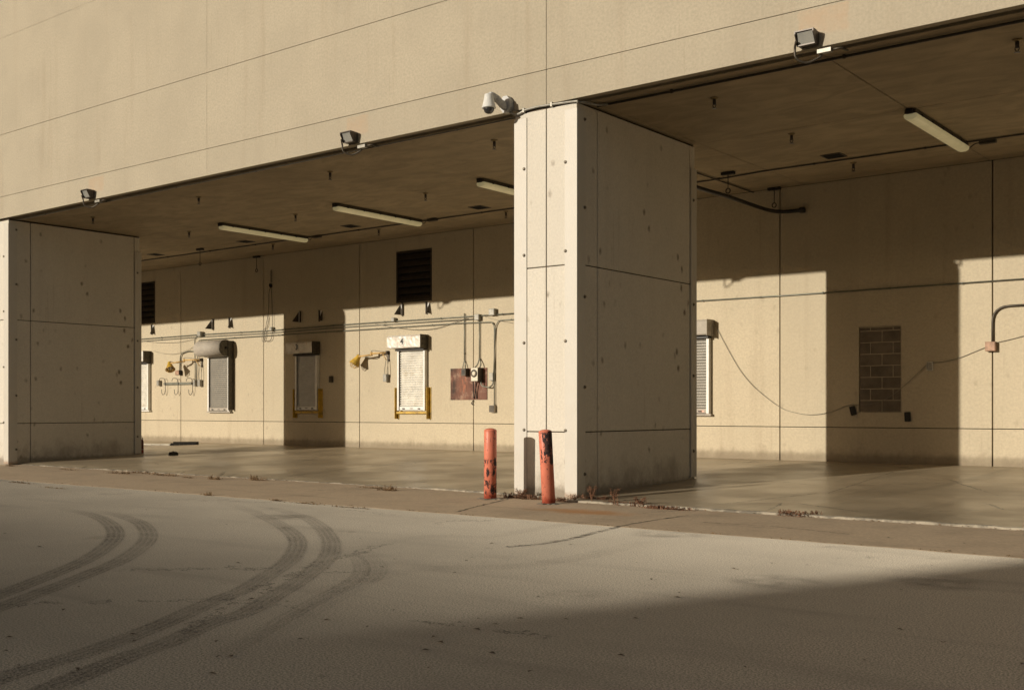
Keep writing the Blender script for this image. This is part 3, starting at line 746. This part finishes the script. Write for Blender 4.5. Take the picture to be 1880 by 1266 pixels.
m = MB(); m.box(bigx0, bigx1, BW-.25, BW-.024, bzc-.20, bzc+.20, .008); m.build('body', 'dark_bronze', t)
m = MB(); m.box(bigx0+.002, bigx1-.01, BW-.274, BW-.252, bzc-.195, bzc+.195, .005); fr = m.build('front_cover', 'dial_white', t)
xc = (bigx0+bigx1)/2-.01; MR = Matrix.Rotation(PI/2, 4, 'X')
m = MB(); m.lathe([(.115, 0), (.115, .012), (.085, .013)], (xc, BW-.275, bzc+.03), 24, MR); dl = m.build('dial', 'conduit_dark', fr)
m = MB(); m.lathe([(.07, 0), (.065, .02), (.04, .03)], (xc+.012, BW-.288, bzc+.027), 20, MR); m.build('knob', 'dial_white', fr)
for s in (-1, 1):
    m = MB(); m.tube(smooth_path([onW(880, 657, .045), onW(880+s*3, 668, 0.09), (-21.1+s*.09, BW-.15, bzc+.20)]), .018, 6); m.build('cable', 'conduit_steel', t)
for s, px in ((0, 869), (1, 873.5)):
    m = MB(); q = onW(px, 700, .14); m.tube(smooth_path([q, onW(px+.3, 716, .08), onW(px+1+s*.5, 731.5, .05)]), .016, 6); m.build('cable', 'cable_black', t)
m = MB(); m.origin = onW(869, 739); q = m.origin; m.tube(smooth_path([q+Vector((.02, -.03, .07)), q+Vector((0, -.05, .02)), q+Vector((-.04, -.04, -.02)), q+Vector((.02, -.04, -.06))]), .014, 6)
tag(m.build('wall_hook', 'conduit_dark'), 'tiny bent hook on the panel joint under the wooden board', 'hook')

# ------------------------------------------------------------------ DOCK LIGHTS ON ARMS
def dock_light(wallpt, elbow, head, label, tilt, box_pt):
    W = Vector(wallpt); E = Vector(elbow); H = Vector(head)
    t = thing('dock_light', label, 'dock light', (W.x, BW, W.z), 'yellow swing-arm dock lights')
    m = MB(); m.box(W.x-.03, W.x+.05, BW-.03, BW-.003, W.z-.28, W.z+.06, .004); m.box(W.x-.02, W.x+.03, BW-.12, BW-.031, W.z-.05, W.z+.05, .004); m.build('wall_mount', 'conduit_dark', t)
    m = MB(); m.tube((W+Vector((0, -.07, 0)), E), .028, 8); m.tube((W+Vector((0, -.07, -.24)), W+(E-W)*.35), .014, 6); m.build('arm', 'faded_yellow', t)
    m = MB(); m.tube((E+Vector((0, 0, -.035)), H+Vector((.05, 0, .13))), .026, 8); m.lathe([(.04, -.07), (.04, .05)], E, 10); m.build('arm', 'faded_yellow', t)
    R = Matrix.Rotation(tilt[0], 4, 'Z') @ Matrix.Rotation(tilt[1], 4, 'Y')
    m = MB(); m.lathe([(.05, .22), (.07, .19), (.085, .10), (.165, -.10), (.17, -.13), (.155, -.125), (.075, .08), (.01, .09)], H, 20, R); lh = m.build('lamp_head', 'yellow_paint', t)
    m = MB()
    for i in range(8):
        a = 2*PI*i/8; p0 = H+R @ Vector((.175*math.cos(a), .175*math.sin(a), -.13)); p1 = H+R @ Vector((.06*math.cos(a), .06*math.sin(a), -.25)); m.tube((p0, p1), .008, 5)
    cr = [H+R @ Vector((.178*math.cos(2*PI*i/16), .178*math.sin(2*PI*i/16), -.13)) for i in range(17)]; m.tube(cr, .010, 5, False)
    m.build('guard_cage', 'faded_yellow', lh)
    m = MB(); m.lathe([(.06, .02), (.10, -.06), (.06, -.11)], H, 14, R); m.build('bulb', 'lamp_glass', lh)
    m = MB(); e2 = E+Vector((.02, -.01, .02))
    m.tube(smooth_path([W+Vector((0, -.08, .02)), (W+E)/2+Vector((0, -.03, .06)), e2+Vector((0, 0, .07)), e2+Vector((-.06, 0, -.10)), (E+H)/2+Vector((0, 0, .02)), H+Vector((.02, 0, .2))]), .011, 6)
    bp = Vector(box_pt)
    m.tube(smooth_path([W+Vector((-.02, -.05, -.2)), W+Vector((-.09, -.05, -.55)), W+Vector((-.05, -.05, -.80)), bp+Vector((-.02, -.06, .12))]), .010, 6)
    m.tube(smooth_path([W+Vector((.03, -.05, -.2)), W+Vector((.06, -.05, -.55)), W+Vector((.05, -.05, -.78)), bp+Vector((.03, -.06, .12))]), .010, 6)
    m.build('cable', 'cable_grey', t)
    m = MB(); m.obox((bp.x, BW-.07, bp.z), .15, .13, .24, bev=.006); m.build('switch_box', 'box_steel', t)
w1 = onW(370, 660, .03); dock_light(w1, onY(338, 661, BW-.30), onY(312, 673, BW-.56), 'yellow swing-arm dock light left of the drum shutter', (-.45, -.62), onW(370, 703))
w2 = onW(712, 647, .03); dock_light(w2, onY(682, 649, BW-.25), onY(654, 662, BW-.30), 'yellow swing-arm dock light left of the brightest white shutter', (.55, .55), onW(711.5, 693.5))

# ------------------------------------------------------------------ HOOK RACK
a, b = onW(303, 704.5), onW(354, 703.5); t = thing('hook_rack', 'grey steel bar with three double hooks below the left dock light', 'hook rack', a)
m = MB(); m.box(a.x, b.x, BW-.07, BW-.03, a.z-.045, a.z+.045, .004); m.box(a.x+.1, a.x+.16, BW-.031, BW-.003, a.z-.04, a.z+.04); m.box(b.x-.16, b.x-.1, BW-.031, BW-.003, a.z-.04, a.z+.04); m.build('bar', 'conduit_steel', t)
for px in (303.5, 327, 353.5):
    P = onW(px, 704, .09)
    m = MB(); m.tube(smooth_path([P+Vector(q) for q in ((-.25, -.10, .09), (-.235, -.09, .17), (-.18, -.07, .205), (-.06, -.02, .19), (-.01, 0, .10), (0, 0, 0), (0, 0, -.22), (-.03, -.01, -.36), (-.09, -.04, -.42), (-.14, -.06, -.35), (-.15, -.06, -.22))]), .011, 6); m.build('hook', 'black_steel', t)

# ------------------------------------------------------------------ CEILING: LIGHTS, SPRINKLERS, VENTS, CONDUITS, HANGERS
def ceiling_light(x, y0, y1, label):
    t = thing('ceiling_light', label, 'ceiling light', (x, y0, CZ), 'long fluorescent lights under the bay ceiling')
    m = MB(); m.box(x-.10, x+.10, y0, y1, CZ-.085, CZ-.002, .006); m.build('housing', 'conduit_dark', t)
    for h0, h1 in ((y0+.02, (y0+y1)/2-.012), ((y0+y1)/2+.012, y1-.02)):
        m = MB(); prof = [(x-.105, CZ-.086), (x-.125, CZ-.11), (x-.105, CZ-.165), (x-.05, CZ-.19), (x+.05, CZ-.19), (x+.105, CZ-.165), (x+.125, CZ-.11), (x+.105, CZ-.086)]
        m.prism([(px_, h0, pz_) for px_, pz_ in prof], (0, h1-h0, 0)); m.build('diffuser', 'lamp_diffuser', t)
    for yy in [y0+.35+i*.6 for i in range(5)]:
        for sx in (-1, 1):
            m = MB(); m.box(x+sx*.105-.012, x+sx*.105+.012, yy-.02, yy+.02, CZ-.11, CZ-.05, .002); m.build('clip', 'black_steel', t)
    m = MB(); m.box(x-.06, x+.06, y0-.06, y0-.002, CZ-.10, CZ-.01, .004); m.box(x-.06, x+.06, y1+.002, y1+.05, CZ-.10, CZ-.01, .004); m.build('end_cap', 'black_steel', t)
    m = MB(); m.tube(smooth_path([(x, y1+.04, CZ-.06), (x+.08, y1+.10, CZ-.10), (x+.20, y1+.06, CZ-.05), (x+.32, 7.46, CZ-.04)]), .012, 6); m.box(x+.30, x+.62, 7.40, 7.52, CZ-.08, CZ-.015, .004); m.build('supply_lead', 'conduit_dark', t)
    return t
L0 = ceiling_light(-26.5, 4.18, 7.42, 'dusty fluorescent ceiling light in left bay, the one nearest the left pier')
clone(L0, (-21.62, 4.12, CZ), 'dusty fluorescent ceiling light in middle of the left bay')
clone(L0, (-16.62, 4.04, CZ), 'fluorescent ceiling light in left bay, partly hidden by the middle pier')
clone(L0, (-6.68, 4.16, CZ), 'dim yellowed fluorescent ceiling light alone in the dark right bay')

def sprinkler(x, y, label):
    t = thing('sprinkler_head', label, 'sprinkler', (x, y, CZ), 'sprinkler heads under the bay ceiling')
    m = MB(); m.lathe([(.075, -.001), (.072, -.012), (.04, -.03), (.022, -.034)], (x, y, CZ), 14); m.build('escutcheon', 'brass', t)
    m = MB(); m.lathe([(.030, -.033), (.030, -.10), (.020, -.105), (.018, -.13)], (x, y, CZ), 8)
    m.tube(((x-.022, y, CZ-.10), (x-.032, y, CZ-.14), (x, y, CZ-.185)), .008, 5); m.tube(((x+.022, y, CZ-.10), (x+.032, y, CZ-.14), (x, y, CZ-.185)), .008, 5)
    m.lathe([(.045, -.190), (.045, -.184), (.012, -.182)], (x, y, CZ), 10); m.build('nozzle', 'dark_bronze', t)
    return t
rowsS = ((1.37, 'front row'), (4.57, 'middle row'), (7.81, 'back row'))
S0 = None
for x, where in ((-33.35, None), (-28.55, 'left bay, first from the left pier'), (-23.7, 'left bay, second from the left pier'), (-18.83, 'left bay, third from the left pier'), (-14.03, 'left bay, close to the middle pier'), (-9.12, 'right bay, first from the middle pier'), (-4.2, 'right bay, second from the middle pier')):
    if where is None: continue
    for y, rowlab in rowsS:
        if x == -4.2 and y > 4 or (x == -14.03 and y > 4): continue
        lb = 'brass sprinkler, %s of %s' % (rowlab, where)
        S0 = sprinkler(x, y, lb) if S0 is None else S0
        if S0['label'] != lb: clone(S0, (x, y, CZ), lb)

V0 = None
for x, lb in ((-33.7, 'dark square ceiling grille just right of the left pier'), (-28.8, 'dark square ceiling grille over the shutter numbered 3'), (-23.95, 'dark square ceiling grille right of the first fluorescent light'), (-19.02, 'dark square ceiling grille close to the middle pier'), (-9.2, 'dark square ceiling grille in the right bay')):
    if V0 is None:
        y = 6.9; V0 = thing('ceiling_grille', lb, 'ceiling vent', (x, y, CZ), 'square grilles in the bay ceiling')
        m = MB()
        for q in ((-.22, .22, -.22, -.19), (-.22, .22, .19, .22), (-.22, -.19, -.189, .189), (.19, .22, -.189, .189)): m.box(x+q[0], x+q[1], y+q[2], y+q[3], CZ-.014, CZ-.001, .002)
        m.build('frame', 'conduit_dark', V0)
        m = MB(); m.box(x-.19, x+.19, y-.19, y+.19, CZ-.005, CZ-.0015)
        for i in range(7): m.obox((x, y-.165+i*.055, CZ-.012), .37, .008, .016, rx=.5)
        m.build('grille', 'black_steel', V0)
    else: clone(V0, (x, 6.9, CZ), lb)

conduit([(-59, 7.46, CZ-.025), (-12.46, 7.46, CZ-.025), (-11.9, 7.42, CZ-.025), (-11.0, 7.30, CZ-.025), (36, 7.30, CZ-.025)], .027, 'dark conduit running along the ceiling behind the fluorescent lights', 'conduit_dark', 2.4, fr=.2)
conduit([(-10.95, .47, CZ-.035), (36, .47, CZ-.035)], .036, 'dark pipe along the right bay ceiling just inside the lintel', 'conduit_dark', 3.0)
conduit([(-30.55, .24, CZ-.02), (-12.5, .24, CZ-.02)], .020, 'thin dark conduit along the left bay ceiling just inside the lintel', 'conduit_dark', 3.0)
conduit([(-12.27, 5.9, CZ-.03), (-12.27, 9.40, CZ-.03)], .026, 'short dark ceiling pipe running to wall behind middle pier', 'conduit_dark', 0)

def hanger(x, y, zb, label):
    t = thing('ceiling_hanger', label, 'hanger', (x, y, CZ), 'rod hangers with rings under the ceiling')
    m = MB(); m.box(x-.16, x+.16, y-.05, y+.05, CZ-.07, CZ-.002, .006); m.build('plate', 'black_steel', t)
    m = MB(); m.tube(((x, y, CZ-.07), (x, y, zb+.13)), .010, 6); m.build('rod', 'black_steel', t)
    m = MB(); m.ring((x, y, zb+.065), .055, .014, 'Y', 12); m.build('ring', 'conduit_dark', t)
hanger(-31.27, 6.96, 6.42, 'rod hanger with ring near the left pier, farther from the wall')
hanger(-31.22, 9.30, 6.42, 'rod hanger with ring close against the left bay back wall')
hanger(-11.72, 6.97, 6.50, 'rod hanger holding black rail behind middle pier')
hanger(-11.66, 9.28, 6.50, 'rod hanger holding black rail against the right bay wall')
P = [onX(1240, 328, -11.72), onX(1283, 345, -11.72), onX(1337, 361, -11.72), onY(1395, 381, 8.75), onY(1424, 388, 9.25), onY(1450, 388, 9.33), onY(1473, 385.5, 9.36)]
m = MB(); m.origin = P[0].copy(); m.tube(smooth_path(P, 8), .048, 8); m.lathe([(.07, -.06), (.07, .06)], P[-1], 12, Matrix.Rotation(PI/2, 4, 'Y'))
tag(m.build('hose_rail', 'black_steel'), 'bent black pipe rail hung under the ceiling behind the middle pier', 'pipe rail')

# ------------------------------------------------------------------ FLOODLIGHTS ON THE LINTEL
def floodlight(x, label):
    zb = 7.06; t = thing('floodlight', label, 'floodlight', (x, 0, zb), 'floodlights along the lintel')
    w = .150; hh = .205
    m = MB(); m.box(x-w, x+w, -.10, -.003, zb, zb+hh, .012)
    m.prism(((x-w, -.101, zb+hh), (x-w, -.101, zb), (x-w, -.13, zb), (x-w, -.225, zb+hh-.045), (x-w, -.225, zb+hh)), (.016, 0, 0))
    m.prism(((x+w, -.101, zb+hh), (x+w, -.101, zb), (x+w, -.13, zb), (x+w, -.225, zb+hh-.045), (x+w, -.225, zb+hh)), (-.016, 0, 0))
    m.box(x-w+.0165, x+w-.0165, -.225, -.101, zb+hh-.018, zb+hh); m.box(x-w+.0165, x+w-.0165, -.135, -.101, zb, zb+.018)
    m.build('housing', 'dark_bronze', t)
    m = MB(); m.prism(((x-w+.018, -.122, zb+.02), (x-w+.018, -.195, zb+hh-.02), (x-w+.018, -.18, zb+hh-.02), (x-w+.018, -.108, zb+.02)), (2*w-.036, 0, 0)); m.build('lens', 'lamp_glass', t)
    m = MB(); m.box(x-w+.02, x+w-.02, -.106, -.1005, zb+.02, zb+hh-.02); m.build('reflector', 'box_steel', t)
    m = MB(); m.tube(smooth_path([(x-w+.02, -.20, zb+.06), (x-w-.03, -.13, zb-.02), (x-w-.02, -.10, zb-.16), (x-w+.10, .02, zb-.22), (x-w+.28, .10, zb-.14), (x-.0+.10, .12, zb-.10)]), .018, 8); m.build('whip_cable', 'conduit_dark', t)
    m = MB(); m.box(x+.10, x+.32, .025, .115, zb-.115, zb-.05, .004); m.build('junction_box', 'box_steel', t)
    m = MB(); m.tube(((x+.34, .07, zb-.08), (x+.44, .10, zb-.07), (x+.50, .24, zb-.09)), .016, 6); m.build('conduit_end', 'conduit_dark', t)
    return t
F0 = floodlight(-6.80, 'dark wall floodlight with bright glass over the right bay opening')
clone(F0, (-16.66, 0, 7.06), 'dark wall floodlight over the middle of left bay opening')
clone(F0, (-26.36, 0, 7.06), 'dark wall floodlight over left end of the left bay opening')

# ------------------------------------------------------------------ DOME CAMERA AND ITS CONDUIT
W = onY(934, 196, 0); t = thing('security_camera', 'white domed security camera on grey wall arm beside top of the middle pier', 'security camera', W)
m = MB(); q = .12; pts = []
for i in range(8):
    a = PI/8+i*PI/4; pts.append((W.x+q*math.cos(a)*1.02, -.003, W.z+.02+q*1.35*math.sin(a)))
m.prism(pts, (0, -.11, 0)); m.build('wall_mount', 'camera_bracket', t)
D = Vector((W.x-.06, -.50, W.z-.03))
m = MB(); m.tube(smooth_path([(W.x-.01, -.10, W.z-.02), (W.x-.02, -.22, W.z+.03), (W.x-.04, -.36, W.z+.11), (D.x, D.y+.02, D.z+.155)]), [.075]*9+[.068]*9+[.06]*9+[.05]*4, 10); m.build('arm', 'camera_bracket', t)
m = MB(); m.lathe([(.05, .165), (.078, .152), (.09, .07), (.122, -.07), (.129, -.08), (.129, -.093), (.104, -.097)], D, 28); hd = m.build('housing', 'camera_white', t)
m = MB(); m.lathe([(.101, -.093), (.097, -.12), (.081, -.16), (.05, -.187), (.001, -.196)], D, 24); m.build('dome', 'dome_glass', hd)
p = [onY(935, 205, -.03), onY(945, 210.5, -.03), onY(954, 208.5, -.045), onY(965, 202, -.035), onY(985, 196.5, -.035), onY(1003, 193.5, -.035), onY(1030, 189.5, -.035), onY(1058, 186, -.04), Vector((-11.03, -.02, 6.945)), Vector((-10.98, .12, 6.955)), Vector((-10.9, .34, 6.96)), Vector((-10.72, .47, 6.962))]
m = MB(); m.origin = p[0].copy(); m.tube(smooth_path(p, 6), .022, 8)
for px, py in ((962, 203), (1013, 192)):
    q = onY(px, py, -.035); m.box(q.x-.02, q.x+.02, -.06, -.003, q.z-.04, q.z+.04, .003)
tag(m.build('conduit_pipe', 'box_steel'), 'pale conduit bending from security camera across top of the middle pier', 'conduit')

# ------------------------------------------------------------------ BOLLARDS
def bollard(x, y, mat, label, tilt=(0, 0)):
    z = apron_z(y); t = thing('bollard', label, 'bollard', (x, y, z), 'orange steel bollards before the middle pier')
    m = MB(); m.lathe([(.112, -.02), (.112, 1.185), (.110, 1.19)], (x, y, z), 40); m.build('post', mat, t)
    m = MB(); m.lathe([(.111, 1.1905), (.114, 1.196), (.114, 1.204), (.105, 1.222), (.07, 1.238), (.03, 1.246), (.001, 1.248)], (x, y, z), 40); m.build('cap', mat, t)
    t.rotation_euler = (tilt[0], tilt[1], 0)
    return t
b1 = Vector((-12.40, -.76, 0)); bollard(b1.x, b1.y, 'bollard_paint_chipped', 'upright orange bollard with narrow vertical paint chips, left of the pier face', (0, .004))
b2 = onY(1007.5, 923, -.92); bollard(b2.x, b2.y, 'bollard_paint_peeled', 'leaning orange bollard with large black peeled patch near its top', (0, -.062))
for b, nm in ((b1, 'rough pale concrete collar round foot of the upright bollard'), (b2, 'rough pale concrete collar round foot of the leaning bollard')):
    m = MB(); m.origin = Vector((b.x, b.y, apron_z(b.y))); n = 26; c0 = []; c1 = []
    for i in range(n):
        a = 2*PI*i/n; r = .20+random.uniform(-.04, .07); c0.append(Vector((b.x+r*math.cos(a), b.y+r*math.sin(a)*.9, apron_z(b.y)+.002))); r *= .8; c1.append(Vector((b.x+r*math.cos(a), b.y+r*math.sin(a)*.9, apron_z(b.y)+.014+random.uniform(-.003, .003))))
    for i in range(n): m.quad((c0[i], c0[(i+1) % n], c1[(i+1) % n], c1[i]))
    m.prism([Vector((v.x, v.y, apron_z(b.y)+.004)) for v in c1], (0, 0, .009))
    tag(m.build('bollard_collar', 'floor_nosing'), nm, 'concrete collar')

# ------------------------------------------------------------------ THINGS ON THE LOADING FLOOR
P = onF(257, 832); P.y = 4.62; P.x = onY(257.6, 820, 4.62).x; P.z = floor_z(4.62)
t = thing('fire_extinguisher', 'dark red fire extinguisher on floor half hidden by left pier', 'fire extinguisher', P)
m = MB(); m.lathe([(.10, 0), (.105, .01), (.105, .36), (.095, .40), (.06, .44), (.03, .455), (.03, .47)], P, 24); m.build('tank', 'extinguisher_red', t)
m = MB(); m.lathe([(.032, .47), (.032, .53)], P, 10); m.box(P.x-.02, P.x+.02, P.y-.13, P.y+.04, P.z+.53, P.z+.555, .003); m.tube(smooth_path([P+Vector((.03, 0, .5)), P+Vector((.13, 0, .46)), P+Vector((.135, 0, .25)), P+Vector((.125, 0, .12))]), .012, 6); m.build('valve', 'black_steel', t)
m = MB(); m.lathe([(.1065, .10), (.1065, .135)], P, 24); m.build('label_band', 'beam_white', t)
P = onF(318, 835); t = thing('wheel_chock', 'small black rubber wheel chock lying on the left bay floor', 'wheel chock', P)
m = MB(); m.prism(((P.x-.15, P.y-.07, P.z), (P.x+.14, P.y-.07, P.z), (P.x+.13, P.y-.07, P.z+.06), (P.x+.05, P.y-.07, P.z+.105), (P.x-.10, P.y-.07, P.z+.09)), (0, .16, 0)); m.build('block', 'rubber_black', t)
m = MB(); m.ring((P.x-.02, P.y+.01, P.z+.10), .025, .008, 'Y', 10); m.build('grip_ring', 'black_steel', t)
a, b = onF(230, 816), onF(313, 817); m = MB(); m.origin = a.copy(); d = b-a; ang = math.atan2(d.y, d.x)
nb = 5
for i in range(nb):
    c_ = a+d*((i+.5)/nb); m.obox((c_.x, c_.y, floor_z(c_.y)+.025), d.length/nb*.97, .06, .05, ang, bev=.006)
tag(m.build('timber_beam', 'beam_white'), 'white painted low beam lying on floor beside the black bumper', 'beam')
a, b = onF(313, 817), onF(361, 815.5); d = b-a; ang = math.atan2(d.y, d.x); t = thing('dock_bumper', 'black rubber dock bumper lying on floor by the back wall', 'dock bumper', a)
m = MB()
for i in range(6):
    c_ = a+d*((i+.5)/6); m.obox((c_.x, c_.y, floor_z(c_.y)+.04), d.length/6*.94, .18, .08, ang, bev=.012)
m.build('rubber_pad', 'rubber_black', t)
m = MB(); c_ = a+d*.5; m.obox((c_.x, c_.y+.10, floor_z(c_.y)+.06), d.length*.98, .03, .11, ang, bev=.004); m.build('steel_plate', 'conduit_dark', t)

# ------------------------------------------------------------------ WEEDS AND LITTER
def blades(m, c, n, rad, h, flat=1.0, w=.012):
    for _ in range(n):
        a = random.uniform(0, 2*PI); r = rad*math.sqrt(random.random()); p = Vector(c)+Vector((r*math.cos(a), r*math.sin(a)*flat, 0))
        hh = h*random.uniform(.35, 1.1); an = random.uniform(0, 2*PI); ln = hh*random.uniform(.2, 1.2); d = Vector((math.cos(an), math.sin(an), 0)); s = Vector((-d.y, d.x, 0))*w*random.uniform(.5, 1.3)
        p1 = p+d*ln*.4+Vector((0, 0, hh*.7)); p2 = p+d*ln+Vector((0, 0, hh*random.uniform(.6, 1)))
        m.quad((p-s, p+s, p1+s*.8, p1-s*.8)); m._tag([m.bm.faces.new([m.bm.verts.new(q) for q in (p1-s*.8, p1+s*.8, p2)])])
def leaves(m, c, n, rx, ry, zt, sz=.03, tl=.5):
    for _ in range(n):
        p = Vector((c[0]+random.gauss(0, rx*.5), c[1]+random.gauss(0, ry*.5), c[2]+random.random()**2*zt))
        R = Matrix.Rotation(random.uniform(0, 2*PI), 3, 'Z') @ Matrix.Rotation(random.gauss(0, tl), 3, 'X') @ Matrix.Rotation(random.gauss(0, tl), 3, 'Y'); s = sz*random.uniform(.5, 1.3)
        m.quad([p+R @ Vector(q)*s for q in ((-.5, 0, 0), (0, -.28, .1), (.6, 0, 0), (0, .28, .12))])
def gz(p): return apron_z(p.y) if p.y < .27 else floor_z(p.y)
m = MB(); m.origin = Vector((-12, -.4, .03))
for px, py, n, rx, ry, ht in ((960, 914, 150, .42, .10, .07), (1030, 919, 60, .30, .08, .06), (1095, 919, 150, .40, .09, .08), (1150, 926, 130, .5, .07, .05), (1220, 933, 110, .45, .06, .045), (1465, 946, 110, .26, .10, .07)):
    p = onZ(px, py, .03); p.z = gz(p); leaves(m, p, n*3, rx, ry, ht, .045)
    for q in range(4): blades(m, p+Vector((random.uniform(-rx, rx), random.uniform(-ry, ry), 0)), n//6, .10, ht*1.7, .5, .007)
tag(m.build('leaf_litter', 'red_weed'), 'reddish dead leaves and dry weeds gathered at the foot of the pier', 'leaf litter', kind='stuff')
m = MB(); m.origin = Vector((-24, .1, .03))
for px, py, n, rx, ry, ht in ((300, 872, 70, .5, .12, .05), (262, 868, 60, .6, .12, .05), (215, 868, 70, .5, .10, .05), (345, 876, 30, .2, .06, .03), (394, 879, 60, .22, .06, .07), (473, 881, 70, .25, .07, .09), (712, 899, 80, .22, .10, .08), (680, 895, 30, .3, .05, .03), (380, 906, 30, .15, .04, .05), (508, 916, 26, .12, .04, .03), (560, 921, 30, .4, .03, .02), (640, 928, 30, .4, .03, .02), (100, 893, 30, .5, .03, .02), (40, 884, 40, .5, .04, .03), (20, 855, 30, .2, .06, .05), (130, 862, 30, .5, .06, .03)):
    p = onZ(px, py, .03); p.z = gz(p)-.002; leaves(m, p, n*2, rx, ry, ht*.7, .035)
    for q in range(5): blades(m, p+Vector((random.uniform(-rx, rx), random.uniform(-ry, ry)*.6, 0)), max(n//9, 2), .09, ht*1.8, .6, .007)
for i in range(260):                                   # thin debris caught in the two long joints
    x = random.uniform(-31, -3); y = edge_y(x)-.02 if random.random() < .6 else -3.15
    leaves(m, (x, y, apron_z(y)+.001), 3, .12, .02, .012, .028)
tag(m.build('dry_weeds', 'dry_weed'), 'brown dry weeds and debris along the joints of the concrete apron', 'weeds', kind='stuff')
m = MB(); m.origin = Vector((-8, -8, 0))
for _ in range(90):                                   # stray leaf scraps on the pavement
    p = onZ(random.uniform(0, 1880), random.uniform(905, 1240), 0); leaves(m, (p.x, p.y, .008), 1, .01, .01, .002, .05, .12)
tag(m.build('leaf_scraps', 'dark_weed'), 'small dark leaf scraps strewn over the pavement', 'leaf scraps', kind='stuff')
def weed(px, py, h, label, mat, leafy, spread):
    p = onZ(px, py, .04); t = thing('weed_plant', label, 'weed', p, 'weeds growing at the foot of the pier')
    m = MB(); lf = MB()
    for i in range(9 if leafy else 12):
        a = random.uniform(0, 2*PI); d = Vector((math.cos(a)*spread, math.sin(a)*spread*.5, h*random.uniform(.55, 1)))
        pts = smooth_path([p, p+d*.4+Vector((0, 0, h*.12)), p+d], 4); m.tube(pts, .006 if leafy else .004, 4, False)
        for q in pts[3:]:
            for _ in range(2 if leafy else 5): leaves(lf, q, 1, .03, .03, .02, .065 if leafy else .022)
    m.build('stem', mat, t); lf.build('leaves', mat, t)
weed(985, 908, .28, 'dark leafy weed left of the leaning bollard', 'dark_weed', True, .16)
weed(1033, 911, .34, 'dark leafy weed right of the leaning bollard', 'dark_weed', True, .22)
weed(957, 912, .16, 'low dry reddish weed between the upright bollard and pier face', 'red_weed', False, .12)
weed(1175, 928, .14, 'low reddish weed on the slab joint right of the pier', 'red_weed', False, .10)
weed(1086, 920, .26, 'reddish feathery weed at right corner of the pier', 'red_weed', False, .08)
weed(1128, 922, .24, 'reddish feathery weed farthest right along the pier side', 'red_weed', False, .08)

# ------------------------------------------------------------------ LIGHT: low sun from behind the viewer, part of the yard shaded by two unseen blocks placed for it
KX, EL = .3925, math.radians(12.0)
t = thing('shadow_block', 'plain unseen blocks behind the viewer, added to shade the yard', 'building', (-35, -85, 0))
m = MB(); m.box(-35.1, 60, -125, -85, 0, 21.2); m.build('wall', 'shadow_block_concrete', t); m = MB(); m.box(-270, -40, -240, -200.5, 0, 43.9); m.build('wall', 'shadow_block_concrete', t)  # near block follows the shadow's edge, far one is added for softer shade
m = MB(); m.box(-35.0, 60.1, -125.1, -85.05, 21.21, 21.3); m.build('roof', 'roofing', t); m = MB(); m.box(-270.1, -39.9, -240.1, -200.45, 43.91, 44.05); m.build('roof', 'roofing', t)
sun = bpy.data.lights.new('sun', 'SUN'); sun.energy = 4.45; sun.angle = math.radians(.53); sun.color = (1.0, .915, .77)
so = bpy.data.objects.new('sun', sun); COL.objects.link(so)
d = Vector((KX, 1, -math.tan(EL)*math.hypot(1, KX))); so.rotation_euler = d.to_track_quat('-Z', 'Y').to_euler()
w = bpy.data.worlds.new('World'); S.world = w; w.use_nodes = True; nt = w.node_tree
bg = nt.nodes['Background']; sky = nt.nodes.new('ShaderNodeTexSky'); sky.sky_type = 'NISHITA'; sky.sun_disc = False
sky.sun_elevation = EL; sky.sun_rotation = PI+math.atan(KX); sky.dust_density = 3.0; sky.air_density = 1.0; sky.ozone_density = 1.0
mx = nt.nodes.new('ShaderNodeMix'); mx.data_type = 'RGBA'; mx.blend_type = 'MULTIPLY'; mx.inputs[0].default_value = 1; mx.inputs[7].default_value = (1.0, .86, .72, 1)
nt.links.new(sky.outputs[0], mx.inputs[6]); nt.links.new(mx.outputs[2], bg.inputs['Color']); bg.inputs['Strength'].default_value = .080

cam = bpy.data.cameras.new('camera'); co = bpy.data.objects.new('camera', cam); COL.objects.link(co)
cam.lens = 36*F/1880; cam.sensor_width = 36; cam.sensor_fit = 'HORIZONTAL'; cam.shift_y = (HY-633)/1880
co.location = C0; co.rotation_euler = (PI/2, 0, math.asin(A1)); cam.clip_end = 2000; cam.clip_start = .1
S.camera = co
S.view_settings.view_transform = 'Standard'; S.view_settings.look = 'None'; S.view_settings.exposure = 0; S.view_settings.gamma = 1
S.cycles.max_bounces = 8; S.cycles.diffuse_bounces = 5; S.cycles.use_denoising = True; S.cycles.denoiser = 'OPENIMAGEDENOISE'; S.cycles.denoising_input_passes = 'RGB_ALBEDO'; S.cycles.denoising_prefilter = 'NONE'
